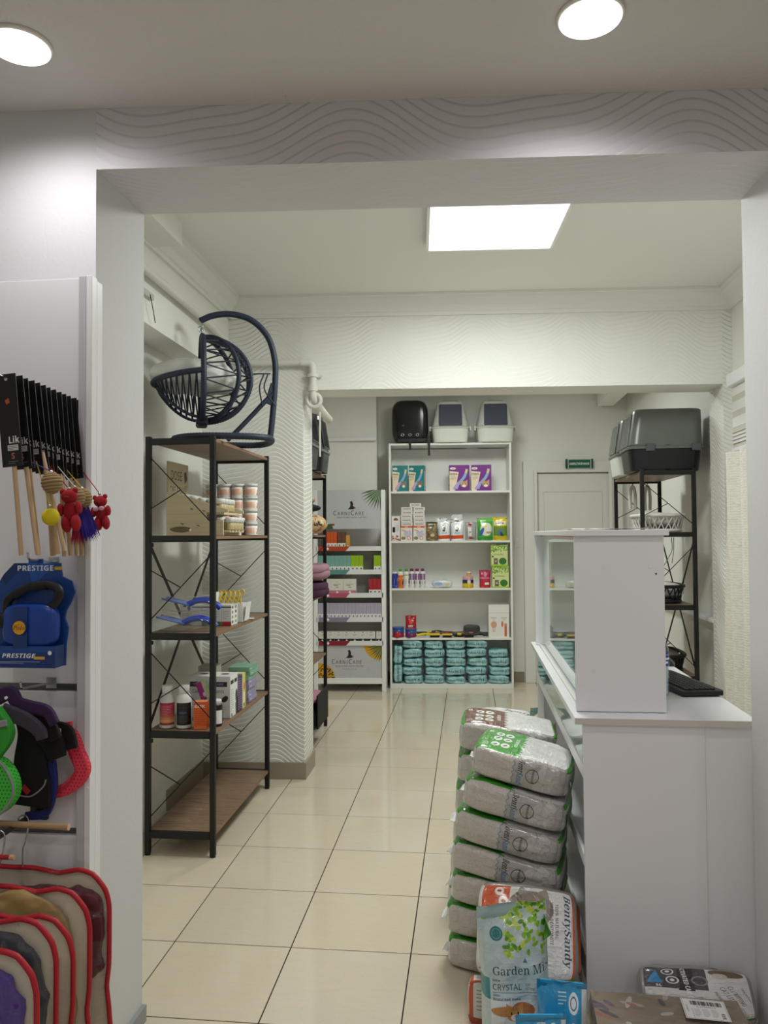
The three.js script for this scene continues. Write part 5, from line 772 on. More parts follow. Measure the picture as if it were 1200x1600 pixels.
// ---------------------------------------------------------------- goods on the unit behind the column
{
  const y = LEV, hoodM = std(0x565b5c, 0.15), o = { base: std(0x141618, 0.2), hood: hoodM, rim: std(0x7d8180, 0.25), win: std(0x23272c, 0.1), w: 0.385, d: 0.42, hb: 0.15, ht: 0.27 };
  litterHouse('dark grey litter house nearer the column, on the half hidden unit', [-1.285, y[4] + 0.0006, -5.40], Math.PI / 2, o, 'dark litter houses');
  litterHouse('dark grey litter house farther from the column, on the half hidden unit', [-1.285, y[4] + 0.0006, -5.83], Math.PI / 2, o, 'dark litter houses');
  const leafy = cell(200, 120, (k, w, h) => { fill(k, '#d3b184', 0, 0, w, h); for (let i = 0; i < 60; i++) { k.strokeStyle = ['#9c5a2c', '#2c241e', '#e8d6b4', '#b3743c'][i % 4]; k.lineWidth = 5 + 5 * hash(i, 1, 8); k.beginPath(); k.arc(hash(i, 2, 8) * w, hash(i, 3, 8) * h, 5 + 11 * hash(i, 4, 8), hash(i, 5, 8) * 6, hash(i, 5, 8) * 6 + 2.4); k.stroke(); } });
  const bed = thing('pet_bed', 'patterned tan and brown pet bed on the half hidden unit', 'pet bed', [-1.30, y[3] + 0.0006, -5.64]);
  part('cushion', soft(0.5, 0.16, 0.46, { all: leafy }, { n: 2.6, seg: 18, rough: 0.012, freq: 9, seed: 3 }), PRINT.matte, bed);
  part('lining', soft(0.44, 0.07, 0.4, null, { n: 2.4, seg: 14, rough: 0.008, seed: 5 }).translate(-0.02, 0.165, 0), std(0x14110f, 0.95), bed);
  part('bolster', soft(0.4, 0.085, 0.42, { all: leafy }, { n: 2.4, seg: 16, rough: 0.012, freq: 12, seed: 8 }).translate(-0.04, 0.22, 0.0), PRINT.matte, bed);
  const pl = (label, c, yy, x, s) => { const t = thing('cushion_bed', label, 'cushion', [x + 0.05, yy, -5.62], 0, 'plush cushions'); part('pad', soft(0.43, 0.11, 0.46, null, { n: 2.8, seg: 18, rough: 0.01, freq: 8, seed: s }), std(c, 0.98), t); part('rim', tube(Array.from({ length: 20 }, (_, i) => { const a = i / 20 * TAU, q = (v) => Math.sign(v) * Math.abs(v) ** 0.6; return [0.18 * q(Math.cos(a)), 0.095, 0.2 * q(Math.sin(a))]; }), 0.034, true, 60, 10), std(c, 0.98), t); };
  pl('plum velvet cushion bed under the pink one', 0x4a2a44, y[2] + 0.0006, -1.31, 2); pl('dusty pink velvet cushion bed on the plum one', 0xa9818e, y[2] + 0.131, -1.30, 6);
  solo('blue_plush', soft(0.36, 0.2, 0.34, null, { n: 2.5, seg: 16, rough: 0.012, freq: 9, seed: 4 }), std(0x88aee0, 0.95), 'light blue plush cushion peeping past the column', 'cushion', [-1.345, y[1] + 0.0006, -5.62]);
  const ct = thing('carrier_bag', 'black soft carrier with pink lining on the lowest board behind the column', 'pet carrier', [-1.31, y[0] + 0.0006, -5.62]);
  part('shell', (() => { const g = soft(0.46, 0.2, 0.46, null, { n: 4, seg: 18, rough: 0.006, seed: 9 }); return g; })(), std(0x17181b, 0.8), ct); part('lining', soft(0.4, 0.09, 0.4, null, { n: 3, seg: 16, rough: 0.014, freq: 14, seed: 2 }).translate(0.015, 0.185, 0), std(0xb98494, 0.95), ct); part('side_wall', rbox(0.012, 0.24, 0.4, 0.005, 0.225, 0.16, -0.02), std(0x17181b, 0.8), ct);
}
// ---------------------------------------------------------------- goods on the unit by the right wall
{
  const L = [0.11, 0.59, 1.06, 1.545, 1.96];
  const carrier = (label, z, base) => { const t = litterHouse(label, [1.33, L[4] + 0.0006, z], -Math.PI / 2, { base, hood: std(0x6b6e69, 0.28), win: std(0x3e444a, 0.12), frame: std(0x83867f, 0.3), clip: std(0x55575a, 0.45), w: 0.4, d: 0.5, hb: 0.15, ht: 0.25, tw: 0.84, td: 0.9, off: 0.02, clips: [0.22, -0.38] }, 'pet carriers on the tall unit'); return t; };
  carrier('large grey pet carrier with black base, nearest, on the right wall unit', -5.53, std(0x10141a, 0.3)); carrier('large grey pet carrier with pale base behind the black based one', -5.97, std(0xcfd2ca, 0.35));
  const netBed = (label, y, frame, fill2, rx, s) => {
    const t = thing('net_cat_bed', label, 'cat bed', [1.325, y + 0.0006, -5.62], 0, 'laced cat beds'), e = (yy, f, n = 22) => Array.from({ length: n }, (_, i) => { const a = i / n * TAU, q = (v) => Math.sign(v) * Math.abs(v) ** 0.75; return [rx * f * q(Math.cos(a)), yy, 0.24 * f * q(Math.sin(a))]; });
    part('top_rim', tube(e(0.115, 1), 0.012, true, 70, 8), frame, t); part('base_rim', tube(e(0.012, 0.86), 0.012, true, 70, 8), frame, t);
    const n = 28, a = e(0.115, 1, n), b = e(0.012, 0.86, n), gs = []; for (let i = 0; i < n; i++) { gs.push(bar(a[i], b[(i + 1) % n], 0.0045, 6), bar(a[(i + 1) % n], b[i], 0.0045, 6)); } part('lacing', gs, frame, t);
    part('cushion', soft(rx * 1.85, 0.12, 0.43, null, { n: 2.6, seg: 18, rough: 0.012, freq: 10, seed: s }).translate(0, 0.02, 0), fill2, t);
  };
  netBed('white laced cat bed with pale cushion under the pet carriers', L[3], std(0xe6e6e2, 0.5), std(0xd3d2cc, 0.85), 0.165, 2);
  netBed('black laced cat bed with white cushion on the middle board', L[2], M.black, std(0xd9d8d4, 0.85), 0.15, 3);
  netBed('black laced cat bed with grey cushion behind the counter top', L[1], M.black, std(0x6f665e, 0.9), 0.15, 4);
  const strap = (label, x, z, yTop, len, c) => { const t = thing('rope_toy', label, 'rope toy', [x, yTop, z], 0, 'hanging rope toys'); part('loop', tube([[-0.018, -len, 0], [-0.02, -len * 0.5, 0], [-0.008, -0.03, 0], [0.008, -0.03, 0], [0.02, -len * 0.5, 0], [0.018, -len, 0]], 0.012, false, 40, 8), std(c, 0.9), t); part('hook', tube([[0, -0.035, 0], [0, -0.005, 0], [0.006, 0, 0]], 0.003), M.black, t); };
  strap('white rope loop nearer the door, hanging above the white cat bed', 1.27, -6.15, 1.925, 0.2, 0xd8d6cf); strap('white rope loop nearer the wavy column, hanging above the white cat bed', 1.38, -6.15, 1.925, 0.21, 0xd8d6cf);
  strap('brown rope loop hanging above the black cat bed', 1.30, -6.12, 1.505, 0.21, 0x8d7d70); strap('beige rope loop hanging above the black cat bed', 1.38, -6.12, 1.505, 0.22, 0xc5b6a6);
  const w = thing('hanging_cable', 'thin grey cable hanging below the white cat bed', 'cable', [1.34, 1.508, -5.34]); part('strand', tube([[0.01, 0, 0], [0.012, -0.08, 0], [-0.02, -0.15, 0], [-0.05, -0.2, 0]], 0.003), std(0x8d8d8b, 0.6), w); part('strand', tube([[0.025, 0, 0], [0.022, -0.09, 0], [0.01, -0.17, 0]], 0.003), std(0x8d8d8b, 0.6), w);
  solo('cat_hammock', soft(0.3, 0.26, 0.4, null, { n: 2.6, seg: 16, rough: 0.014, seed: 5, freq: 8 }), std(0x75665a, 0.95), 'brown plush cat bed low on the right wall unit behind the counter', 'cat bed', [1.325, L[0] + 0.0006, -5.7]);
}

// ---------------------------------------------------------------- cat litter in front of the counter (a second printed sheet from here on)
newSheet(); PRINT = PRINTS[1];
const litterCells = (() => {
  const sand = (k, x, y, w, h, c = '#c9c3ba') => { fill(k, c, x, y, w, h); for (let i = 0; i < w * h / 14; i++) { fill(k, ['#aaa39a', '#dcd7d0', '#b5aea6', '#cdc7bf', '#918a82'][i % 5], x + hash(i, 1, w) * w, y + hash(i, 2, h) * h, 1.6, 1.6); } };
  const rings = (k, x, y, r) => { for (let q = r; q > 3; q -= 5) ring(k, '#dedbd7', 2, x, y, q); };
  const side = cell(520, 150, (k, w, h) => {
    sand(k, 0, 0, w, h); k.globalAlpha = 0.5; fill(k, '#9a9795', w * 0.44, 0, w, h); k.globalAlpha = 1;
    for (const [x, y, r] of [[390, 60, 34], [455, 100, 38], [440, 30, 26], [500, 50, 30], [370, 125, 26], [410, 120, 20]]) rings(k, x, y, r);
    k.strokeStyle = '#5d82a0'; k.lineWidth = 3; k.beginPath(); for (let y = 0; y <= h; y += 4) k.lineTo(w * 0.44 + 5 * Math.sin(y * 0.22), y); k.stroke();
    text(k, 'Benty', 266, 44, 42, '#26221f', 'serif', { turn: Math.PI / 2, slant: 0.2, wide: 0.56, bold: true }); text(k, 'Sandy', 266, 106, 42, '#1f6f9e', 'serif', { turn: Math.PI / 2, slant: 0.2, wide: 0.54, bold: true });
    ring(k, '#2a2622', 3, 330, 74, 33); text(k, 'PREMIUM', 332, 74, 14, '#2c2825', 'sans-serif', { turn: Math.PI / 2, bold: true }); poly(k, '#2c2825', [[336, 98], [344, 104], [336, 110]]);
  });
  const top = (c, dark) => cell(520, 300, (k, w, h) => {
    fill(k, '#e2e1e0', 0, 0, w, h); k.globalAlpha = 0.7; for (const [x, y, r] of [[330, 220, 50], [420, 120, 60], [470, 240, 44], [300, 90, 40]]) { for (let q = r; q > 3; q -= 7) ring(k, '#c6c5c4', 2, x, y, q); } k.globalAlpha = 1;
    fill(k, c, 0, 0, 236, h); for (let i = 0; i < 12; i++) poly(k, c, [[236, i * 26], [252 + 8 * (i % 2), i * 26 + 10], [236, i * 26 + 20]]);
    for (let r = 0; r < 3; r++) for (let q = 0; q < 2; q++) { disc(k, '#f4f4f2', 100 + q * 54, 90 + r * 66, 24, 24); disc(k, dark, 100 + q * 54, 90 + r * 66, 13, 6, -0.7); } text(k, '5L', 40, 60, 34, '#fff', 'sans-serif', { bold: true }); lines(k, '#f0f4f0', 20, 230, 46, 4, 12, 3); text(k, 'SCENTED', 206, 160, 24, '#fff', 'sans-serif', { turn: Math.PI / 2, bold: true });
    ring(k, '#bdbcbb', 2, 400, 90, 34); text(k, 'PREMIUM', 400, 90, 14, '#9a9998'); lines(k, '#b3b2b1', 300, 150, 90, 5, 12, 3); disc(k, '#8d7a62', 470, 26, 40, 14); disc(k, '#6b5a48', 440, 20, 18, 12);
  });
  return { side, sand, green: top('#3f9c2c', '#2c7a20'), brown: top('#6b3524', '#4a2216'), blueText: cell(300, 200, (k, w, h) => { fill(k, '#e4e5e6', 0, 0, w, h); lines(k, '#aab', 20, 40, 90, 6, 14, 3); text(k, 'Benty', 200, 80, 44, '#26221f', 'serif', { slant: 0.2, bold: true, turn: 0.3 }); text(k, 'Sandy', 210, 130, 44, '#3a9ad0', 'serif', { slant: 0.2, bold: true, turn: 0.3 }); }),
    end: cell(120, 100, (k, w, h) => { fill(k, '#d8d7d4', 0, 0, w, h); k.globalAlpha = 0.5; for (let i = 0; i < 14; i++) stroke(k, i % 2 ? '#bdbbb8' : '#efeeec', 3, [[hash(i, 1, 2) * w, 0], [hash(i, 2, 2) * w, h]]); k.globalAlpha = 1; fill(k, '#3f9c2c', 0, 0, w, 14); }),
    bottom: plain('#8f8a84') };
})();
// one filled block bag: w along x, t0 / t1 thickness at its two ends, base on y = 0
function blockBag(w, t0, t1, d, cells, seed, o = {}) {
  const g = soft(w, 1, d, cells, { n: 9, seg: 26, rough: 0.0001, seed, pinchX: 0.12, flat: 2, ...o }), p = g.attributes.position;
  for (let i = 0; i < p.count; i++) {
    const x = p.getX(i), s = x / w + 0.5, t = t0 + (t1 - t0) * s, y = p.getY(i), z = p.getZ(i), q = noise(x * 11 + seed, y * 2 + seed, z * 11) + 0.6 * noise(x * 27, y * 5 + seed, z * 27), side = Math.abs(z) / (d / 2);
    p.setXYZ(i, x + 0.003 * q * (Math.abs(x) > w * 0.45), Math.min(t, Math.max(0, y * t + (y > 0.5 ? -0.006 * (0.5 + 0.5 * q) : 0))), z + Math.sign(z) * side ** 4 * (0.009 * Math.sin(Math.PI * y) + 0.007 * q));
  }
  return smooth(g);
}
function fin(len, h, seed, curl = 0.05) {                          // crimped end seal of a bag: a thin curved sheet standing off +x
  const g = new THREE.BoxGeometry(h, 0.0022, len, 8, 1, 14), p = g.attributes.position;
  for (let i = 0; i < p.count; i++) { const x = p.getX(i) + h / 2, z = p.getZ(i), s = x / h; p.setXYZ(i, x - 0.3 * s * s * h, p.getY(i) - curl * s * s + 0.012 * s * noise(z * 14, seed, s * 2), z * (1 - 0.25 * s)); }
  return smooth(g);
}
{
  const green = std(0x2f8a24, 0.35), whiteFin = std(0xd8d8d6, 0.35), brown = std(0x5d3a2c, 0.4), T = 0.1135, WS = [0.40, 0.40, 0.40, 0.392, 0.385, 0.37, 0.35];
  const labels = ['at the very bottom of the front pile', 'second from the bottom of the front pile', 'third from the bottom of the front pile', 'in the middle of the front pile', 'third from the top of the front pile', 'second from the top of the front pile', 'with green and white face on top of the front pile'];
  const xs = [-0.098, -0.104, -0.09, -0.088, -0.078, -0.045, -0.012], ang = [0, -0.05, -0.10, -0.145, -0.175, -0.19, -0.2, -0.2];
  let y = 0.001;
  for (let i = 0; i < 7; i++) {
    const W = WS[i], t1 = T - W * (ang[i] - ang[i + 1]) , b = thing('litter_bag', 'grey cat litter bag ' + labels[i], 'bag', [xs[i], y, -2.775 - 0.02 * hash(i, 4, 4)], 0, 'cat litter bags in the front pile');
    b.rotation.order = 'YZX'; b.rotation.set(0, -0.2 + 0.03 * (hash(i, 2, 2) - 0.5), ang[i]);
    part('bag', blockBag(W, T, t1, 0.3, { front: litterCells.side, back: litterCells.side, top: litterCells.green, left: litterCells.end, right: litterCells.end, bottom: litterCells.bottom }, i + 2).translate(W / 2, 0, -0.15), PRINT.bag, b);
    if (i > 2) part('end_seal', fin(0.24, 0.03, i).translate(W - 0.012, t1 * 0.62, -0.15), i % 2 ? green : green, b);
    part('front_seal', fin(0.1, 0.03, i + 5, 0.01).rotateY(Math.PI).translate(0.006, T * 0.5, -0.06), whiteFin, b);
    y += T + 0.0008;
  }
  // pile behind
  y = 0.001; const where = ['at the bottom', 'second from the bottom', 'third from the bottom', 'third from the top', 'second from the top', 'brown topped, on top'];
  for (let i = 0; i < 6; i++) {
    const b = thing('litter_bag', `white and grey cat litter bag ${where[i]} of the rear pile`, 'bag', [-0.1 + 0.009 * i, y, -3.17], 0, 'cat litter bags in the rear pile'); b.rotation.order = 'YZX'; b.rotation.set(0, -0.05, i === 5 ? -0.1 : ang[Math.min(i, 3)] * 0.5);
    part('bag', blockBag(0.395, 0.128, i === 5 ? 0.12 : 0.118, 0.3, { front: litterCells.side, top: i === 5 ? litterCells.brown : litterCells.green, left: litterCells.end, right: litterCells.end, side: litterCells.bottom }, i + 12).translate(0.1975, 0, -0.15), PRINT.bag, b);
    part('end_seal', fin(0.24, 0.03, i + 3, -0.03).translate(0.375, 0.08, -0.15), i === 5 ? brown : green, b); y += 0.132;
  }
  const b3 = thing('litter_bag', 'white cat litter bag with blue script behind the brown topped one', 'bag', [0.0, 0.001, -3.62], -0.1); part('bag', blockBag(0.32, 0.72, 0.69, 0.2, { all: litterCells.blueText }, 31).translate(0.16, 0, -0.1), PRINT.bag, b3); part('end_seal', fin(0.18, 0.05, 3, -0.02).rotateZ(-0.1).translate(0.27, 0.703, -0.1), std(0x12443a, 0.4), b3);
}
{ // orange bag leaning on the pile, shown face up
  const face = cell(420, 330, (k, w, h) => {
    fill(k, '#e6e4e2', 0, 0, w, h); fill(k, '#d4581f', 0, 0, 130, 250); poly(k, '#d4581f', [[0, 240], [130, 240], [110, 300], [20, 300]]); for (const [x, y] of [[84, 30], [104, 70], [60, 250]]) { disc(k, '#f4efe8', x, y, 20, 20); disc(k, '#b84a1a', x, y, 10, 6); } text(k, '5L', 60, 110, 30, '#fff', 'sans-serif', { bold: true, turn: Math.PI / 2 });
    disc(k, '#8b7f74', 220, 84, 96, 66); poly(k, '#9c9084', [[160, 40], [176, -10], [214, 28]]); poly(k, '#9c9084', [[250, 24], [292, -6], [300, 52]]); for (let i = 0; i < 30; i++) stroke(k, i % 2 ? '#4a4038' : '#b9ac9e', 4, [[150 + hash(i, 1, 1) * 140, 24 + hash(i, 2, 1) * 110], [160 + hash(i, 1, 1) * 140, 34 + hash(i, 2, 1) * 120]]); disc(k, '#e8e0d6', 226, 128, 44, 26); for (const x of [192, 258]) { disc(k, '#c9b83a', x, 84, 16, 13); disc(k, '#141210', x, 84, 7, 11); } poly(k, '#b87a70', [[214, 112], [238, 112], [226, 124]]);
    text(k, '100% NATURAL', 330, 120, 18, '#2a2826', 'sans-serif', { turn: Math.PI / 2 }); text(k, 'WHITE BENTONITE', 308, 130, 18, '#2a2826', 'sans-serif', { turn: Math.PI / 2 }); text(k, 'CLUMPING', 276, 220, 24, '#2a2826', 'sans-serif', { turn: Math.PI / 2 }); text(k, 'BentySandy', 378, 150, 44, '#1d3c5c', 'serif', { turn: Math.PI / 2, slant: 0.2, bold: true }); fill(k, '#d4581f', 404, 0, 16, h);
  });
  const o = thing('litter_bag', 'orange and white cat litter bag with a cat photo, leaning on the front pile', 'bag', [0.165, 0.1, -2.55], 0.0); o.rotation.order = 'YXZ'; o.rotation.set(0.95, -0.12, -0.12);
  part('bag', blockBag(0.32, 0.1, 0.1, 0.27, { top: face, front: litterCells.end, side: litterCells.bottom, left: plain('#d9d6d2') }, 44).translate(0, 0, -0.135), PRINT.bag, o);
  part('end_seal', fin(0.22, 0.03, 6, 0.03).translate(0.152, 0.07, -0.135), std(0xb4501c, 0.35), o);
  const o2 = thing('litter_bag', 'orange edged cat litter bag standing below the one with the cat photo', 'bag', [0.03, 0.001, -2.49], -0.1);
  part('bag', blockBag(0.085, 0.14, 0.14, 0.045, { all: cell(140, 150, (k, w, h) => { fill(k, '#d9d7d4', 0, 0, w, h); fill(k, '#c9521c', 0, 0, 24, h); fill(k, '#a8401a', 0, h - 30, w, 30); lines(k, '#8a8784', 40, 30, 80, 6, 12, 3); }) }, 47), PRINT.bag, o2);
}
{ // crystal litter pouch
  const face = cell(330, 540, (k, w, h) => {
    fill(k, '#c3d6d8', 0, 0, w, h); k.scale(1, 0.79); for (let i = 0; i < 40; i++) { k.globalAlpha = 0.25; disc(k, i % 2 ? '#d8e6e6' : '#9fc2c8', hash(i, 1, 12) * w, hash(i, 2, 12) * h * 0.7, 40 * hash(i, 3, 12) + 10, 18); } k.globalAlpha = 1;
    for (let i = 0; i < 230; i++) { const u = hash(i, 1, 22), v = hash(i, 2, 22), x = 20 + u * 310, y = v * v * 230 - 10; if (x < 120 && y > 60) continue; disc(k, ['#6fae1e', '#9cc934', '#4f8f1a', '#c6dc4c', '#83bb28'][i % 5], x, y, 13, 8, hash(i, 3, 22) * 3); }
    disc(k, '#2f7f80', 84, 128, 30, 30); ring(k, '#8fc0c0', 2, 84, 128, 20);
    fill(k, '#2e8f96', 0, 318, 40, 96); k.globalAlpha = 0.85; fill(k, '#e9eff0', 40, 414, 290, 280); k.globalAlpha = 1;
    text(k, 'Garden Mix', 54, 284, 50, '#1f2a2a', 'serif', { align: 'left' }); poly(k, '#2f8f90', [[200, 250], [212, 232], [222, 254]]);
    text(k, 'Silica', 52, 326, 14, '#222', 'sans-serif', { align: 'left', bold: true }); text(k, 'CRYSTAL', 50, 358, 36, '#20292c', 'sans-serif', { align: 'left' }); text(k, 'CAT', 206, 348, 14, '#20292c', 'sans-serif', { align: 'left' }); text(k, 'LITTER', 206, 366, 14, '#20292c', 'sans-serif', { align: 'left' }); fill(k, '#4a5a5c', 50, 380, 250, 2);
    text(k, 'Silika', 52, 392, 12, '#222', 'sans-serif', { align: 'left', bold: true }); text(k, 'Kristal Kedi Kumu', 52, 408, 15, '#222', 'sans-serif', { align: 'left', bold: true });
    disc(k, '#c98a4c', 110, 462, 70, 24); disc(k, '#b9733a', 190, 456, 54, 34); cat(k, '#d2924e', '#a8652c', 150, 474, 40); text(k, '3.8 L', 62, 545, 24, '#111', 'sans-serif', { bold: true });
  });
  const t = thing('crystal_litter_pouch', 'tall leafy green and pale blue crystal cat litter pouch', 'pouch', [0.132, 0.001, -2.385], 0.06); t.rotation.z = 0.03;
  part('pouch', pouch(0.215, 0.415, 0.11, face, plain('#a9c4c6'), { nx: 20, ny: 34, rough: 0.006, freq: 15, seed: 3, top: 0.1, lean: -0.03, bow: -0.02 }), PRINT.bag, t);
  part('fold', fin(0.1, 0.05, 8, 0.02).rotateY(0.2).rotateZ(-1.2).translate(0.1, 0.37, -0.02), std(0x4f8f2a, 0.3), t);
}
{ // two blue bags, a wrapped parcel, a grey bag and a dark packet by the counter end
  const blue = cell(260, 260, (k, w, h) => { fill(k, '#2c9fd6', 0, 0, w, h); text(k, '5L', 70, 130, 40, '#fff', 'sans-serif', { bold: true, turn: Math.PI / 2 }); for (let i = 0; i < 3; i++) { disc(k, '#f2f6f8', 190, 50 + i * 72, 26, 26); ring(k, '#2c7fb0', 4, 190, 50 + i * 72, 15); } lines(k, '#dff0fa', 110, 24, 46, 4, 9, 3); lines(k, '#dff0fa', 20, 210, 60, 3, 9, 3); fill(k, '#dfe3e4', 232, 0, 28, h); });
  [['smaller blue cat litter bag next to the crystal litter pouch', 0.185, -2.195, 0.14, 0.215, 0.1], ['larger blue cat litter bag beside the wrapped parcel', 0.252, -2.285, 0.14, 0.258, -0.1]].forEach(([l, x, z, w, h, tn], i) => { const t = thing('litter_bag', l, 'bag', [x, 0.001, z], tn, 'blue litter bags'); part('bag', pouch(w, h, 0.07, blue, plain('#2787b8'), { nx: 12, ny: 18, rough: 0.005, seed: 6 + i, top: 0.06 }), PRINT.bag, t); part('top_seal', box(w * 0.86, 0.008, 0.006, 0, h - 0.003, 0), std(0x2c9fd6, 0.35), t); });
  const kraft = cell(420, 300, (k, w, h) => {
    fill(k, '#8e7c66', 0, 0, w, h); for (let i = 0; i < 60; i++) { k.globalAlpha = 0.3; poly(k, i % 2 ? '#a89a86' : '#6a5a4a', [[hash(i, 1, 31) * w, hash(i, 2, 31) * h], [hash(i, 1, 31) * w + 70, hash(i, 2, 31) * h + 6], [hash(i, 1, 31) * w + 60, hash(i, 2, 31) * h + 22]]); } k.globalAlpha = 0.75;
    for (let i = 0; i < 26; i++) disc(k, ['#3c3a40', '#d0cfd2', '#5a4a6a', '#b9b6b6', '#a85a4a'][i % 5], hash(i, 4, 31) * w * 0.62, hash(i, 5, 31) * h, 30 * hash(i, 6, 31) + 6, 8, hash(i, 7, 31) * 3); k.globalAlpha = 1;
    for (let i = 0; i < 18; i++) { text(k, '✶', 8 + 18 * Math.sin(i), i * 18, 12, '#2c2a50'); }
  });
  const lab = cell(220, 180, (k, w, h) => { fill(k, '#eeeeec', 0, 0, w, h); for (let i = 0; i < 46; i++) fill(k, '#1a1a1a', 44 + i * 3.4, 20, hash(i, 3, 3) > 0.5 ? 2.6 : 1.2, 38); text(k, 'K-2Y504573', 118, 70, 18, '#222'); text(k, 'K-2Y504573', 22, 90, 12, '#222', 'sans-serif', { turn: Math.PI / 2 }); fill(k, '#444', 44, 86, 1.5, 80); for (let j = 0; j < 3; j++) lines(k, '#555', 52 + j * 42, 92, 34, 7, 10, 2); text(k, 'KVK', 190, 140, 26, '#111', 'sans-serif', { bold: true, turn: Math.PI / 2 }); stroke(k, '#777', 2, [[6, 6], [214, 6], [214, 174], [6, 174], [6, 6]]); });
  const p = thing('wrapped_parcel', 'brown parcel wrapped in film with a white shipping label', 'parcel', [0.555, 0.001, -2.255], -0.03);
  part('box', faceUV(new THREE.BoxGeometry(0.42, 0.165, 0.3), [1, 1, 1], sides({ all: kraft })).translate(0, 0.0825, 0), PRINT.matte, p);
  part('film_wrap', soft(0.432, 0.178, 0.312, null, { n: 14, seg: 40, rough: 0.0045, freq: 38, seed: 3, flat: 2 }).translate(0, -0.004, 0), M.film, p);
  part('shipping_label', carton(0.12, 0.001, 0.095, { top: lab, side: plain('#eee') }).rotateY(-0.04).translate(0.1, 0.1795, -0.07), PRINT.satin, p);
  const grey = cell(420, 320, (k, w, h) => { fill(k, '#dedddb', 0, 0, w, h); fill(k, '#4a4a4c', 0, 0, 250, 150); fill(k, '#26262a', 140, 0, 60, 160); poly(k, '#2f8fc8', [[14, 120], [60, 30], [80, 120]]); for (const [x, y] of [[104, 40], [120, 96]]) { ring(k, '#f2f2f0', 6, x, y, 22); disc(k, '#f2f2f0', x, y, 9, 9); } text(k, 'ACTIVATED CARBON', 170, 110, 25, '#fff', 'sans-serif', { turn: Math.PI / 2 - 0.1, bold: true }); ring(k, '#8a8a8c', 8, 222, 90, 28); text(k, '5L', 66, 136, 22, '#fff', 'sans-serif', { bold: true }); disc(k, '#6b5a48', 330, 26, 70, 30); disc(k, '#cfc6ba', 300, 50, 30, 20); text(k, 'PREMIUM', 286, 190, 18, '#333', 'sans-serif', { turn: 1.2 }); text(k, 'CLUMPING', 352, 170, 26, '#333', 'sans-serif', { turn: 1.2 }); text(k, 'CAT LITTER', 322, 180, 26, '#333', 'sans-serif', { turn: 1.2 }); text(k, '100% NATURAL', 392, 160, 15, '#333', 'sans-serif', { turn: 1.2 }); sand(k); function sand(q) { for (let i = 0; i < 500; i++) fill(q, '#a8a198', hash(i, 1, 2) * w, 280 + hash(i, 2, 2) * 40, 3, 3); } });
  const g = thing('litter_bag', 'grey and white activated carbon litter bag between parcel and counter end', 'bag', [0.51, 0.06, -2.462], 0); g.rotation.order = 'YXZ'; g.rotation.set(0.75, -0.02, -0.03);
  part('bag', blockBag(0.335, 0.065, 0.062, 0.135, { top: grey, front: litterCells.end, side: plain('#8f8d8a') }, 51).translate(0.168, 0, -0.0675), PRINT.bag, g); part('top_seal', fin(0.28, 0.014, 3, 0.0).rotateY(Math.PI / 2).translate(0.168, 0.05, -0.13), std(0x3a3a3c, 0.35), g);
  const dk = thing('flat_packet', 'dark grey flat packet leaning on the opening edge by the counter', 'packet', [0.866, 0.001, -2.31]); part('sleeve', rbox(0.008, 0.2, 0.12, 0.003, 0, 0.101, 0), std(0x3c3d40, 0.35), dk); part('seal', rbox(0.004, 0.014, 0.12, 0.001, 0, 0.206, 0), std(0x2a2b2d, 0.4), dk);
}

// ---------------------------------------------------------------- white wall panel with hanging goods, in front of the opening
const PZ = -2.03;                                                  // face of the panel boards
{
  const t = thing('slat_wall_display', 'white slotted wall panel hung with pet toys and clothes', 'display', [-1.5, 0, PZ]), xr = -1.066 + 1.5, w = 0.95, xc = xr - w / 2;
  for (const [y0, y1] of [[0.02, 0.722], [0.742, 1.115], [1.135, 1.884], [1.902, 2.265]]) part('board', rbox(w, y1 - y0, 0.016, 0.002, xc, (y0 + y1) / 2, -0.008), M.white, t);
  for (const y of [0.732, 1.125, 1.893]) part('slot_rail', [box(w, 0.02, 0.006, xc, y, -0.018), box(w, 0.004, 0.014, xc, y + 0.009, -0.006)], std(0x6f7072, 0.4, { metalness: 0.6 }), t);
  part('upright', rbox(0.022, 2.262, 0.05, 0.002, xr + 0.012, 1.131, 0.0), std(0xc9c9cb, 0.45), t);
  part('upright', rbox(0.017, 2.262, 0.03, 0.002, xr + 0.0325, 1.131, 0.012), M.white, t);
  part('side_return', box(0.008, 2.25, 0.03, xr + 0.036, 1.13, -0.02), M.white, t);
  for (const y of [1.28, 0.86]) part('screw_cap', cyl(0.005, 0.005, 0.002, 0, 0, 0, 14).rotateX(Math.PI / 2).translate(xr + 0.0325, y, 0.0275), M.gloss, t);
  const hook = (label, x, y, len) => { const h = thing('display_hook', label, 'hook', [x, y, PZ + 0.001], 0, 'steel display hooks'); part('rod', bar([0, 0, 0.002], [0, 0.012, len], 0.003), M.chrome, h); part('tip', tube([[0, 0.012, len], [0, 0.018, len + 0.008], [0, 0.03, len + 0.01]], 0.003), M.chrome, h); part('plate', rbox(0.03, 0.03, 0.003, 0.001, 0, 0, 0.002), M.chrome, h); };
  hook('steel hook carrying the black carded toys', -1.085, 1.907, 0.36); hook('steel hook carrying the blue leash pack', -1.145, 1.47, 0.12); hook('steel hook carrying the harnesses', -1.15, 1.138, 0.14);
}
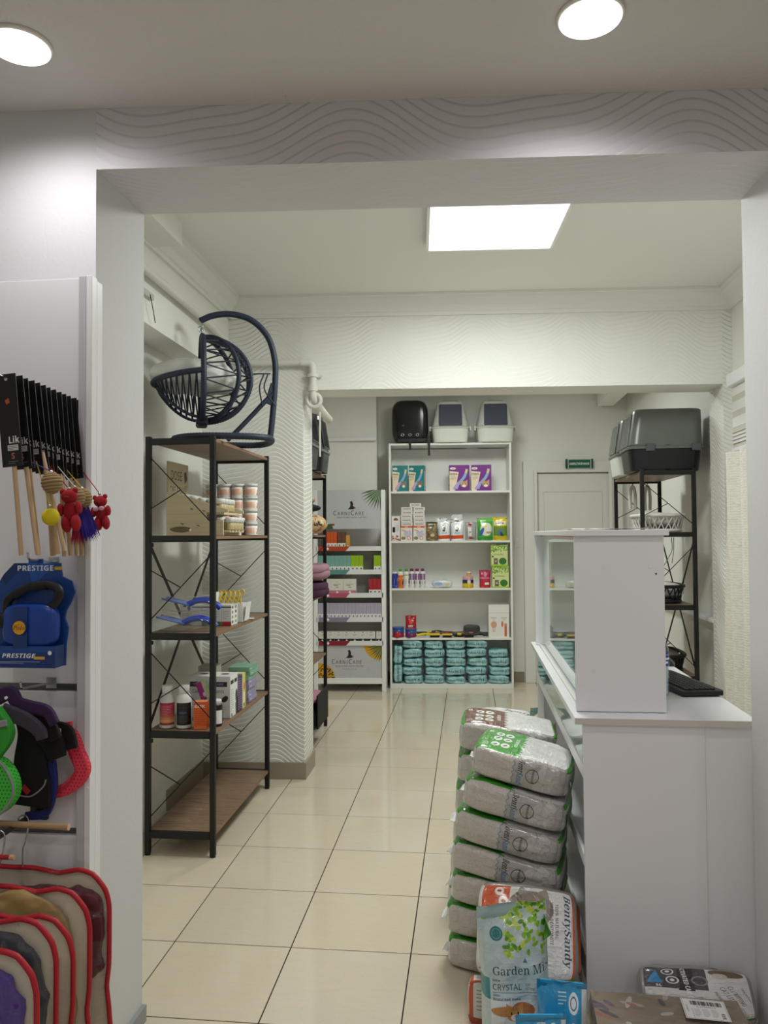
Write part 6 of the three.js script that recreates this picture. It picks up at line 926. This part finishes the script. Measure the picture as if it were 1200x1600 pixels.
{ // teaser wands on black cards
  const card = cell(110, 420, (k, w, h) => { fill(k, '#121214', 0, 0, w, h); disc(k, '#d8d8d8', 55, 24, 9, 7); poly(k, '#b5552c', [[40, 120], [62, 110], [66, 130], [48, 140]]); text(k, 'Lik', 72, 300, 42, '#e6e6e6', 'sans-serif', { bold: true }); fill(k, '#c9c9c6', 36, 322, 58, 26); lines(k, '#777', 40, 328, 48, 3, 7, 2); text(k, 'S', 62, 372, 38, '#c8706a', 'sans-serif', { bold: true }); lines(k, '#8a8a8a', 34, 396, 60, 2, 8, 2); });
  const cg = faceUV(new THREE.BoxGeometry(0.05, 0.22, 0.0016), [1, 1, 1], sides({ front: card, side: plain('#141416') })).translate(0, -0.1, 0), stickG = new THREE.CylinderGeometry(0.0055, 0.0055, 0.25, 10).translate(0, -0.295, -0.007);
  const stickM = std(0xc0a27c, 0.6), ropeM = std(0x9a8058, 0.9), redM = std(0xa3121f, 0.85), rowsZ = 12;
  const ropeBall = () => { const pts = [], n = 150; for (let i = 0; i <= n; i++) { const s = i / n, a = Math.PI * (0.04 + 0.92 * s), th = s * TAU * 9; pts.push([0.021 * Math.sin(a) * Math.cos(th), 0.0235 * Math.cos(a), 0.021 * Math.sin(a) * Math.sin(th)]); } return [tube(pts, 0.0042, false, 420, 6), new THREE.SphereGeometry(0.0205, 16, 12)]; };
  const ball = ropeBall();
  const feather = (len, n, seed) => { const P = [], I = []; for (let i = 0; i < n; i++) { const a = hash(i, seed, 1) * TAU, sp = 0.24 * Math.sqrt(hash(i, seed, 2)), l = len * (0.6 + 0.4 * hash(i, seed, 3)), dx = Math.sin(sp) * Math.cos(a), dz = Math.sin(sp) * Math.sin(a), dy = -Math.cos(sp), o = P.length / 3; const wv = 0.0016; P.push(-wv, 0, 0, wv, 0, 0, dx * l * 0.6 + wv, dy * l * 0.6, dz * l * 0.6, dx * l * 0.6 - wv, dy * l * 0.6, dz * l * 0.6, dx * l, dy * l + 0.01 * hash(i, seed, 5), dz * l); I.push(o, o + 1, o + 2, o, o + 2, o + 3, o + 3, o + 2, o + 4); } const g = new THREE.BufferGeometry(); g.setAttribute('position', new THREE.Float32BufferAttribute(P, 3)); g.setIndex(I); g.computeVertexNormals(); return g; };
  const fM = (c) => new THREE.MeshStandardMaterial({ color: c, roughness: 0.9, side: THREE.DoubleSide });
  const wand = (i, label, toy) => {
    const z = PZ + 0.022 + i * 0.0255, t = thing('teaser_wand', label, 'cat toy', [-1.085 + 0.004 * hash(i, 3, 1), 1.906 + i * 0.00085, z], 0.0, 'teaser wands on black cards'); t.rotation.z = 0.1 + 0.05 * (hash(i, 2, 1) - 0.5);
    part('card', cg, PRINT.satin, t); const st = part('stick', stickG, stickM, t); st.rotation.z = 0.1 * (hash(i, 5, 5) - 0.5); if (i === 9) st.rotation.z = 0.13;
    if (!toy) return;
    const [kind, dx, dy, sc, dz = 0.03] = toy, hang = (x, y) => part('string', bar([0.01, -0.19, 0.003], [x, y, dz], 0.0014, 5), sc, t);
    hang(dx, dy + 0.028); part('bell', new THREE.SphereGeometry(0.0045, 10, 8).translate(dx, dy + 0.027, dz), M.chrome, t);
    if (kind === 'ball') { part('rope_ball', ball[0], ropeM, t).position.set(dx, dy, dz); part('ball_core', ball[1], ropeM, t).position.set(dx, dy, dz); }
    if (kind === 'teddy') { const s = toy[5] ?? 1, e = (rx, ry, rz, x, y, z2 = 0) => new THREE.SphereGeometry(1, 20, 14).scale(rx * s, ry * s, rz * s).translate(dx + x * s, dy + y * s, dz + z2 * s);
      part('head', e(0.018, 0.0155, 0.015, 0, 0.006), redM, t); for (const q of [-1, 1]) { part('ear', e(0.0065, 0.0065, 0.004, q * 0.0145, 0.018), redM, t); part('arm', e(0.007, 0.014, 0.008, q * 0.021, -0.021, 0.004).clone(), redM, t); part('leg', e(0.0105, 0.019, 0.012, q * 0.0105, -0.053, 0.004), redM, t); }
      part('torso', e(0.0165, 0.022, 0.014, 0, -0.026), redM, t); part('muzzle', e(0.007, 0.0055, 0.006, 0, 0.002, 0.0135), std(0x8a0d18, 0.85), t); if (s === 1) { for (const q of [-1, 1]) part('bow', e(0.0085, 0.006, 0.004, q * 0.008, -0.0145, 0.0155), std(0xdcaec0, 0.6), t); part('nose', e(0.0018, 0.0014, 0.0012, 0, 0.0045, 0.0195), M.black, t); } }
    if (kind === 'pompom') part('pompom', new THREE.SphereGeometry(0.021, 18, 14).translate(dx, dy, dz), std(0xd8c41a, 0.85), t);
    const tail = toy[6]; if (tail) for (const [c, len, sd, ox] of tail) { const f = part('feather', feather(len, 130, sd), fM(c), t); f.position.set(dx + ox, dy - 0.02, dz); f.rotation.z = ox * 8; }
  };
  const plainLabel = (n) => `black carded teaser wand, ${ORD[n]} along the hook from the panel`;
  wand(0, 'black carded teaser wand with red bow tie teddy, nearest the panel', ['teddy', 0.06, -0.285, std(0xb01020, 0.7), 0.022]);
  wand(1, plainLabel(1)); wand(2, plainLabel(2));
  wand(3, 'black carded teaser wand with rope ball and red purple feathers', ['ball', 0.05, -0.272, std(0xc9b22a, 0.7), 0.004, 1, [[0x8a2a6a, 0.09, 3, 0.004], [0x4a3aa0, 0.1, 9, 0.012]]]);
  wand(4, plainLabel(4)); wand(5, 'black carded teaser wand with rope ball and blue feathers', ['ball', 0.05, -0.275, std(0xd8d8d0, 0.7), 0.004, 1, [[0x2236a8, 0.1, 5, 0.006], [0x3a2f98, 0.11, 6, 0.014], [0xa31a2c, 0.12, 8, 0.0]]]);
  wand(6, plainLabel(6)); wand(7, 'black carded teaser wand with long plain red teddy', ['teddy', 0.058, -0.285, std(0xa01018, 0.7), 0.0, 1.15]);
  wand(8, plainLabel(8)); wand(9, 'black carded teaser wand with slanting stick and yellow pompom', ['pompom', 0.034, -0.33, std(0xc9b22a, 0.7), 0.004]);
  wand(11, plainLabel(11)); wand(12, 'black carded teaser wand at the very tip of the hook');
  wand(10, 'black carded teaser wand with rope ball, third from the hook tip', ['ball', 0.066, -0.25, std(0x2a3a90, 0.7), 0.0]);
}
{ // retractable leash on a blue card
  const face = cell(300, 420, (k, w, h) => { fill(k, '#123f86', 0, 0, w, h); poly(k, '#0e2f66', [[0, 0], [120, 0], [40, 90]]); poly(k, '#1b56ac', [[120, 0], [220, 0], [140, 100]]); text(k, 'PRESTIGE', 150, 20, 30, '#e6e6e6', 'sans-serif', { bold: true }); fill(k, '#c9a42a', 220, 14, 50, 14); });
  const foot = cell(300, 120, (k, w, h) => { fill(k, '#0f3372', 0, 0, w, h); poly(k, '#15468f', [[0, 0], [w, 0], [w, 30], [0, 50]]); text(k, 'PRESTIGE', 138, 52, 33, '#f2f2f2', 'sans-serif', { bold: true, slant: 0.2 }); fill(k, '#d2a82c', 206, 56, 48, 16); lines(k, '#c9d3e6', 40, 84, 200, 2, 8, 2); disc(k, '#e9eef6', 276, 36, 9, 12); });
  const t = thing('leash_pack', 'retractable dog leash with black handle on a blue card', 'leash', [-1.155, 1.2, -1.955]);
  const blueM = std(0x1a4a9c, 0.4), oc = [[-0.1, 0.0], [0.085, 0.0], [0.087, 0.055], [0.093, 0.1], [0.083, 0.125], [0.087, 0.145], [0.1, 0.165], [0.112, 0.195], [0.103, 0.222], [0.075, 0.235], [0.07, 0.27], [-0.06, 0.27], [-0.09, 0.24], [-0.115, 0.2], [-0.105, 0.14]];
  const g = extrude(oc, 0.006, 0.001), uv = g.attributes.uv, p = g.attributes.position; for (let i = 0; i < uv.count; i++) uv.setXY(i, face.u0 + (face.u1 - face.u0) * Math.min(1, Math.max(0, (p.getX(i) + 0.115) / 0.23)), face.v0 + (face.v1 - face.v0) * Math.min(1, Math.max(0, p.getY(i) / 0.27)));
  part('backing_card', g, PRINT.satin, t);
  part('foot_tray', faceUV(new THREE.BoxGeometry(0.185, 0.056, 0.05), [1, 1, 1], sides({ front: foot, side: plain('#0d2c63') })).translate(-0.0075, 0.028, 0.028), PRINT.satin, t);
  part('leash_body', soft(0.15, 0.115, 0.045, null, { n: 4, seg: 18, rough: 0.0005 }).translate(0.005, 0.05, 0.028), std(0x153f94, 0.3), t);
  part('handle', tube([[-0.062, 0.14, 0.03], [-0.058, 0.175, 0.03], [-0.01, 0.205, 0.03], [0.05, 0.215, 0.03], [0.082, 0.2, 0.03], [0.075, 0.17, 0.03], [0.05, 0.15, 0.03]], 0.0115, false, 60, 12), M.black, t);
  part('grip', tube([[-0.04, 0.186, 0.03], [0.0, 0.208, 0.03], [0.05, 0.214, 0.03]], 0.0125, false, 20, 12), std(0x1c1c1f, 0.85), t);
  part('band', box(0.038, 0.105, 0.05, -0.01, 0.105, 0.03), std(0x123877, 0.35), t);
  const badge = cell(130, 130, (k, w, h) => { fill(k, '#123877', 0, 0, w, h); disc(k, '#0c2350', 65, 65, 63, 63); disc(k, '#dba21e', 65, 65, 54, 54); text(k, 'Polo', 66, 66, 46, '#7a3a14', 'serif', { slant: 0.35, bold: true }); stroke(k, '#7a3a14', 4, [[24, 62], [44, 46], [70, 40]]); });
  const bd = new THREE.CylinderGeometry(0.021, 0.021, 0.004, 32).rotateX(Math.PI / 2), bu = bd.attributes.uv, bp = bd.attributes.position; for (let i = 0; i < bu.count; i++) bu.setXY(i, badge.u0 + (badge.u1 - badge.u0) * (bp.getX(i) / 0.042 + 0.5), badge.v0 + (badge.v1 - badge.v0) * (bp.getY(i) / 0.042 + 0.5));
  part('badge', bd.translate(-0.011, 0.105, 0.057), PRINT.satin, t); part('brake_button', soft(0.03, 0.04, 0.02, null, { n: 3, seg: 10, rough: 0.0003 }).translate(-0.075, 0.1, 0.035), M.black, t); part('hang_tab', box(0.04, 0.02, 0.004, -0.0, 0.272, 0), std(0x123f86, 0.4), t);
}
{ // soft harnesses
  const band = (pts, w, d, c, parent, name, z = 0) => { const c3 = new THREE.CatmullRomCurve3(pts.map(([x, y]) => V(x, y, 0))), n = 40, L = [], R = []; for (let i = 0; i <= n; i++) { const p = c3.getPoint(i / n), q = c3.getTangent(i / n), ww = (typeof w === 'function' ? w(i / n) : w) / 2; L.push([p.x - q.y * ww, p.y + q.x * ww]); R.unshift([p.x + q.y * ww, p.y - q.x * ww]); } return part(name, extrude([...L, ...R], d, Math.min(0.004, d * 0.4)).translate(0, 0, z), c, parent); };
  const mesh = (hex, dot) => new THREE.MeshStandardMaterial({ map: canvasTexture(128, 128, (k, w, h) => { fill(k, hex, 0, 0, w, h); for (let i = 0; i < 8; i++) for (let j = 0; j < 8; j++) disc(k, dot, i * 16 + (j % 2) * 8 + 4, j * 16 + 8, 3.4, 4.2); }, [0.075, 0.075]), roughness: 0.8 });
  const blackM = std(0x0c0c0e, 0.9), pipeM = std(0x8d8d90, 0.6);
  const p = thing('pet_harness', 'coral pink mesh pet harness curving behind the black one', 'harness', [-1.11, 0.95, -1.997], 0, 'mesh harnesses');
  band([[-0.02, 0.04], [0.03, 0.055], [0.05, 0.01], [0.068, -0.04], [0.03, -0.085], [-0.02, -0.105]], (s) => 0.018 + 0.016 * Math.sin(Math.PI * s), 0.02, mesh('#ea4358', '#a81c30'), p, 'body_band'); band([[0.02, 0.075], [0.04, 0.078]], 0.022, 0.014, std(0xd8324a, 0.6), p, 'strap', 0.012); part('piping', tube([[0.028, 0.04, 0.012], [0.045, 0.0, 0.012], [0.052, -0.045, 0.012], [0.02, -0.085, 0.012], [-0.02, -0.1, 0.012]], 0.003), std(0xc02a3e, 0.6), p);
  const b = thing('pet_harness', 'black padded pet harness with grey piping and blue trim', 'harness', [-1.13, 0.96, -1.957], 0, 'mesh harnesses');
  band([[-0.05, 0.12], [-0.03, 0.06], [-0.035, -0.02], [-0.03, -0.08], [-0.035, -0.13]], (s) => 0.06 + 0.045 * s, 0.024, blackM, b, 'chest_pad'); band([[0.0, 0.06], [0.03, 0.04], [0.045, 0.0]], (s) => 0.035 + 0.012 * Math.sin(3 * s), 0.02, blackM, b, 'side_flap', 0.012); band([[0.03, 0.07], [0.06, 0.06], [0.072, 0.02]], 0.034, 0.014, blackM, b, 'side_flap', -0.004);
  band([[-0.02, 0.075], [0.06, 0.07]], 0.012, 0.006, pipeM, b, 'reflective_strip', 0.028); part('buckle', rbox(0.014, 0.028, 0.008, 0.002, -0.003, 0.075, 0.034), pipeM, b); part('buckle', rbox(0.008, 0.024, 0.008, 0.002, 0.024, 0.076, 0.034), pipeM, b);
  part('piping', tube([[-0.075, -0.1, 0.014], [-0.03, -0.105, 0.014], [0.005, -0.08, 0.014], [0.014, -0.06, 0.014]], 0.0022), pipeM, b); band([[0.018, -0.02], [0.022, -0.09], [0.0, -0.155], [-0.05, -0.165]], 0.014, 0.014, std(0x16206a, 0.7), b, 'blue_trim', -0.008); band([[-0.05, -0.08], [-0.035, -0.095]], 0.012, 0.004, std(0xb3242c, 0.7), b, 'red_tab', 0.014);
  const v = thing('pet_harness', 'purple pet harness with dark straps at the top of the bunch', 'harness', [-1.14, 1.09, -1.90], 0, 'mesh harnesses');
  band([[-0.09, 0.03], [-0.05, 0.045], [-0.03, 0.02], [0.0, 0.012], [0.05, 0.0], [0.07, -0.03]], (s) => 0.03 - 0.012 * s, 0.016, std(0x2f1440, 0.8), v, 'neck_band'); band([[-0.06, 0.0], [0.0, -0.02], [0.04, -0.05], [0.045, -0.065]], (s) => 0.034 - 0.014 * s, 0.016, std(0x3a3440, 0.8), v, 'back_strap', 0.014); band([[-0.04, -0.02], [0.05, -0.04], [0.068, -0.07]], 0.024, 0.014, blackM, v, 'under_strap', -0.012); part('stud', cyl(0.004, 0.004, 0.004, 0, 0, 0, 12).rotateX(Math.PI / 2).translate(-0.055, 0.035, 0.012), M.gloss, v);
  const g = thing('pet_harness', 'bright green mesh pet harness in front of the black one', 'harness', [-1.2, 0.96, -1.87], 0, 'mesh harnesses');
  band([[-0.02, 0.13], [0.01, 0.08], [-0.02, 0.03]], 0.045, 0.026, std(0x2f9a2c, 0.8), g, 'upper_band'); band([[-0.06, 0.0], [0.0, -0.01], [0.025, -0.06], [0.0, -0.1], [-0.06, -0.115]], (s) => 0.03 + 0.02 * Math.sin(Math.PI * s), 0.03, mesh('#46c23e', '#1f7a22'), g, 'chest_band'); part('piping', tube([[-0.06, 0.02, 0.016], [0.01, 0.01, 0.016], [0.048, -0.06, 0.016], [0.01, -0.122, 0.016], [-0.06, -0.14, 0.016]], 0.0035), pipeM, g); band([[-0.05, 0.1], [0.0, 0.105], [0.03, 0.11]], 0.012, 0.006, pipeM, g, 'reflective_strip', 0.02); band([[-0.07, 0.04], [-0.01, 0.045]], 0.035, 0.022, blackM, g, 'side_pad', 0.012);
}
{ // garment covers on wire hangers, one behind the other on a rail
  const cloth = std(0xdccfba, 0.95), redT = std(0xb01426, 0.5);
  const rail = thing('clothes_rail', 'dark clothes rail on the panel holding the garment covers', 'rail', [-1.18, 0.79, PZ]); part('rod', bar([0, 0, 0.004], [0, 0, 0.62], 0.0075, 12), std(0x3a302c, 0.5), rail); part('bracket', rbox(0.05, 0.05, 0.012, 0.003, 0, 0, 0.007), std(0x2c2624, 0.5), rail); part('end_stop', new THREE.SphereGeometry(0.013, 12, 10).translate(0, 0, 0.62), std(0x3a302c, 0.5), rail);
  const stick = thing('wooden_dowel', 'pale wooden dowel lying across the rail under the panel slot', 'dowel', [-1.16, 0.803, -1.90]); part('rod', bar([-0.3, 0, 0.0], [0.135, -0.004, 0.01], 0.008, 12), std(0xa88a66, 0.6), stick); part('end_grain', cyl(0.0079, 0.0079, 0.002, 0, 0, 0, 12).rotateZ(Math.PI / 2).translate(0.1365, -0.004, 0.01), std(0xd2b48c, 0.7), stick);
  const rs = thing('red_dowel', 'red wrapped dowel below the pale wooden one', 'dowel', [-1.2, 0.752, -1.80]); part('rod', bar([-0.2, 0, 0], [0.075, 0.004, 0], 0.006, 12), std(0x9c1a22, 0.5), rs); part('tip', bar([0.074, 0.004, 0], [0.086, 0.004, 0], 0.0062, 12), std(0xc49a74, 0.6), rs);
  const cover = (label, z, jc, jr, dyTop, skin, half = 0.238) => {
    const t = thing('garment_cover', label, 'garment cover', [-1.18, 0.79, z], 0, 'red trimmed garment covers'), top = -0.125 + dyTop, bot = -0.72, R = half;
    const out = [[-R, bot], [R - 0.004, bot], [R + 0.002, -0.5], [R - 0.006, -0.42], [R, -0.36], [R, top - 0.09], [R - 0.012, top - 0.045], [R - 0.045, top - 0.008], [R - 0.085, top + 0.002], [R - 0.14, top - 0.008], [0.03, top + 0.002], [-0.03, top + 0.002], [-R + 0.08, top], [-R, top - 0.08]];
    const c2 = new THREE.CatmullRomCurve3(out.map(([x, y]) => V(x, y, 0)), true, 'catmullrom', 0.25), pts = c2.getPoints(110).map((p) => [p.x, p.y]);
    part('backing', extrude(pts, 0.004).translate(0, 0, -0.014), cloth, t);
    // clear front: a grid bulging forward, clipped to the outline row by row
    const P = [], UV = [], I = [], nx = 26, ny = 40; const inside = (y) => { let lo = 9, hi = -9; for (let i = 0; i < pts.length; i++) { const [x0, y0] = pts[i], [x1, y1] = pts[(i + 1) % pts.length]; if ((y0 <= y) !== (y1 <= y)) { const x = x0 + (x1 - x0) * (y - y0) / (y1 - y0); lo = Math.min(lo, x); hi = Math.max(hi, x); } } return lo < hi ? [lo, hi] : [0, 0]; };
    for (let j = 0; j <= ny; j++) { const y = bot + 0.004 + (top - 0.006 - bot) * j / ny, [lo, hi] = inside(y); for (let i = 0; i <= nx; i++) { const s = i / nx, x = lo + (hi - lo) * s, e = Math.sin(Math.PI * s) ** 0.4 * Math.min(1, (top - y) / 0.06 + 0.1); P.push(x, y, -0.008 + 0.036 * e + 0.0065 * e * (noise(x * 40 + z * 9, y * 40, 1) + noise(x * 90, y * 30, z * 7))); UV.push(x + z, y); } }
    for (let j = 0; j < ny; j++) for (let i = 0; i < nx; i++) { const a = j * (nx + 1) + i; I.push(a, a + 1, a + nx + 2, a, a + nx + 2, a + nx + 1); }
    const fg = new THREE.BufferGeometry(); fg.setAttribute('position', new THREE.Float32BufferAttribute(P, 3)); fg.setAttribute('uv', new THREE.Float32BufferAttribute(UV, 2)); fg.setIndex(I); fg.computeVertexNormals(); part('clear_front', fg, M.coverFilm, t);
    part('red_binding', new THREE.TubeGeometry(new THREE.CatmullRomCurve3(pts.filter((_, i) => i % 2 === 0).map(([x, y]) => V(x, y, -0.008)), true), 160, 0.0064, 8, true), redT, t);
    part('hanger', tube([[0, top + 0.005, -0.004], [0, top + 0.05, -0.004], [0.008, -0.05, -0.004], [0.015, -0.012, -0.004], [0.0125, 0.0085, -0.004], [0, 0.0145, -0.004], [-0.0125, 0.0085, -0.004], [-0.0145, -0.006, -0.004]], 0.0022, false, 40, 6), M.chrome, t);
    // the folded garment inside
    const jw = jr[1] - jr[0], jh = jr[3] - jr[2], jg = soft(jw, jh, 0.034, null, { n: 5, seg: 34, rough: 0.011, freq: 22, seed: z * 31, flat: 2 }); part('garment', jg.translate((jr[0] + jr[1]) / 2, jr[2], 0.0), jc, t);
    if (skin) part('sleeve', soft(0.1, 0.3, 0.028, null, { n: 3, seg: 18, rough: 0.008, freq: 30, seed: z * 17, flat: 2 }).rotateZ(skin).translate(jr[1] - 0.03, jr[3] - 0.36, 0.004), jc, t);
  };
  cover('red trimmed garment cover with maroon garment, hanging nearest the panel', -1.94, std(0x5a1526, 0.5), [-0.1, 0.228, -0.4, -0.17], 0.0);
  cover('red trimmed garment cover with ruffled tan garment, second from the panel', -1.835, std(0xa08452, 0.45), [-0.22, 0.2, -0.6, -0.135], -0.002, 0.25);
  cover('red trimmed garment cover showing plain cloth, third from the panel', -1.755, std(0xb3a892, 0.9), [-0.22, 0.12, -0.6, -0.2], -0.03);
  cover('red trimmed garment cover with charcoal garment, fourth from the panel', -1.68, std(0x343841, 0.55), [-0.22, 0.215, -0.62, -0.155], 0.0, 0.3);
  cover('red trimmed garment cover with purple garment, nearest the camera', -1.60, std(0x45188c, 0.5), [-0.22, 0.218, -0.62, -0.185], -0.03, 0.2);
}

// ---------------------------------------------------------------- the printed sheet goes onto its materials, then the picture
sheets.forEach((c, i) => { const t = new THREE.CanvasTexture(c); t.colorSpace = THREE.SRGBColorSpace; t.magFilter = THREE.LinearFilter; for (const m of Object.values(PRINTS[i])) m.map = t; });
renderer.render(scene, camera);
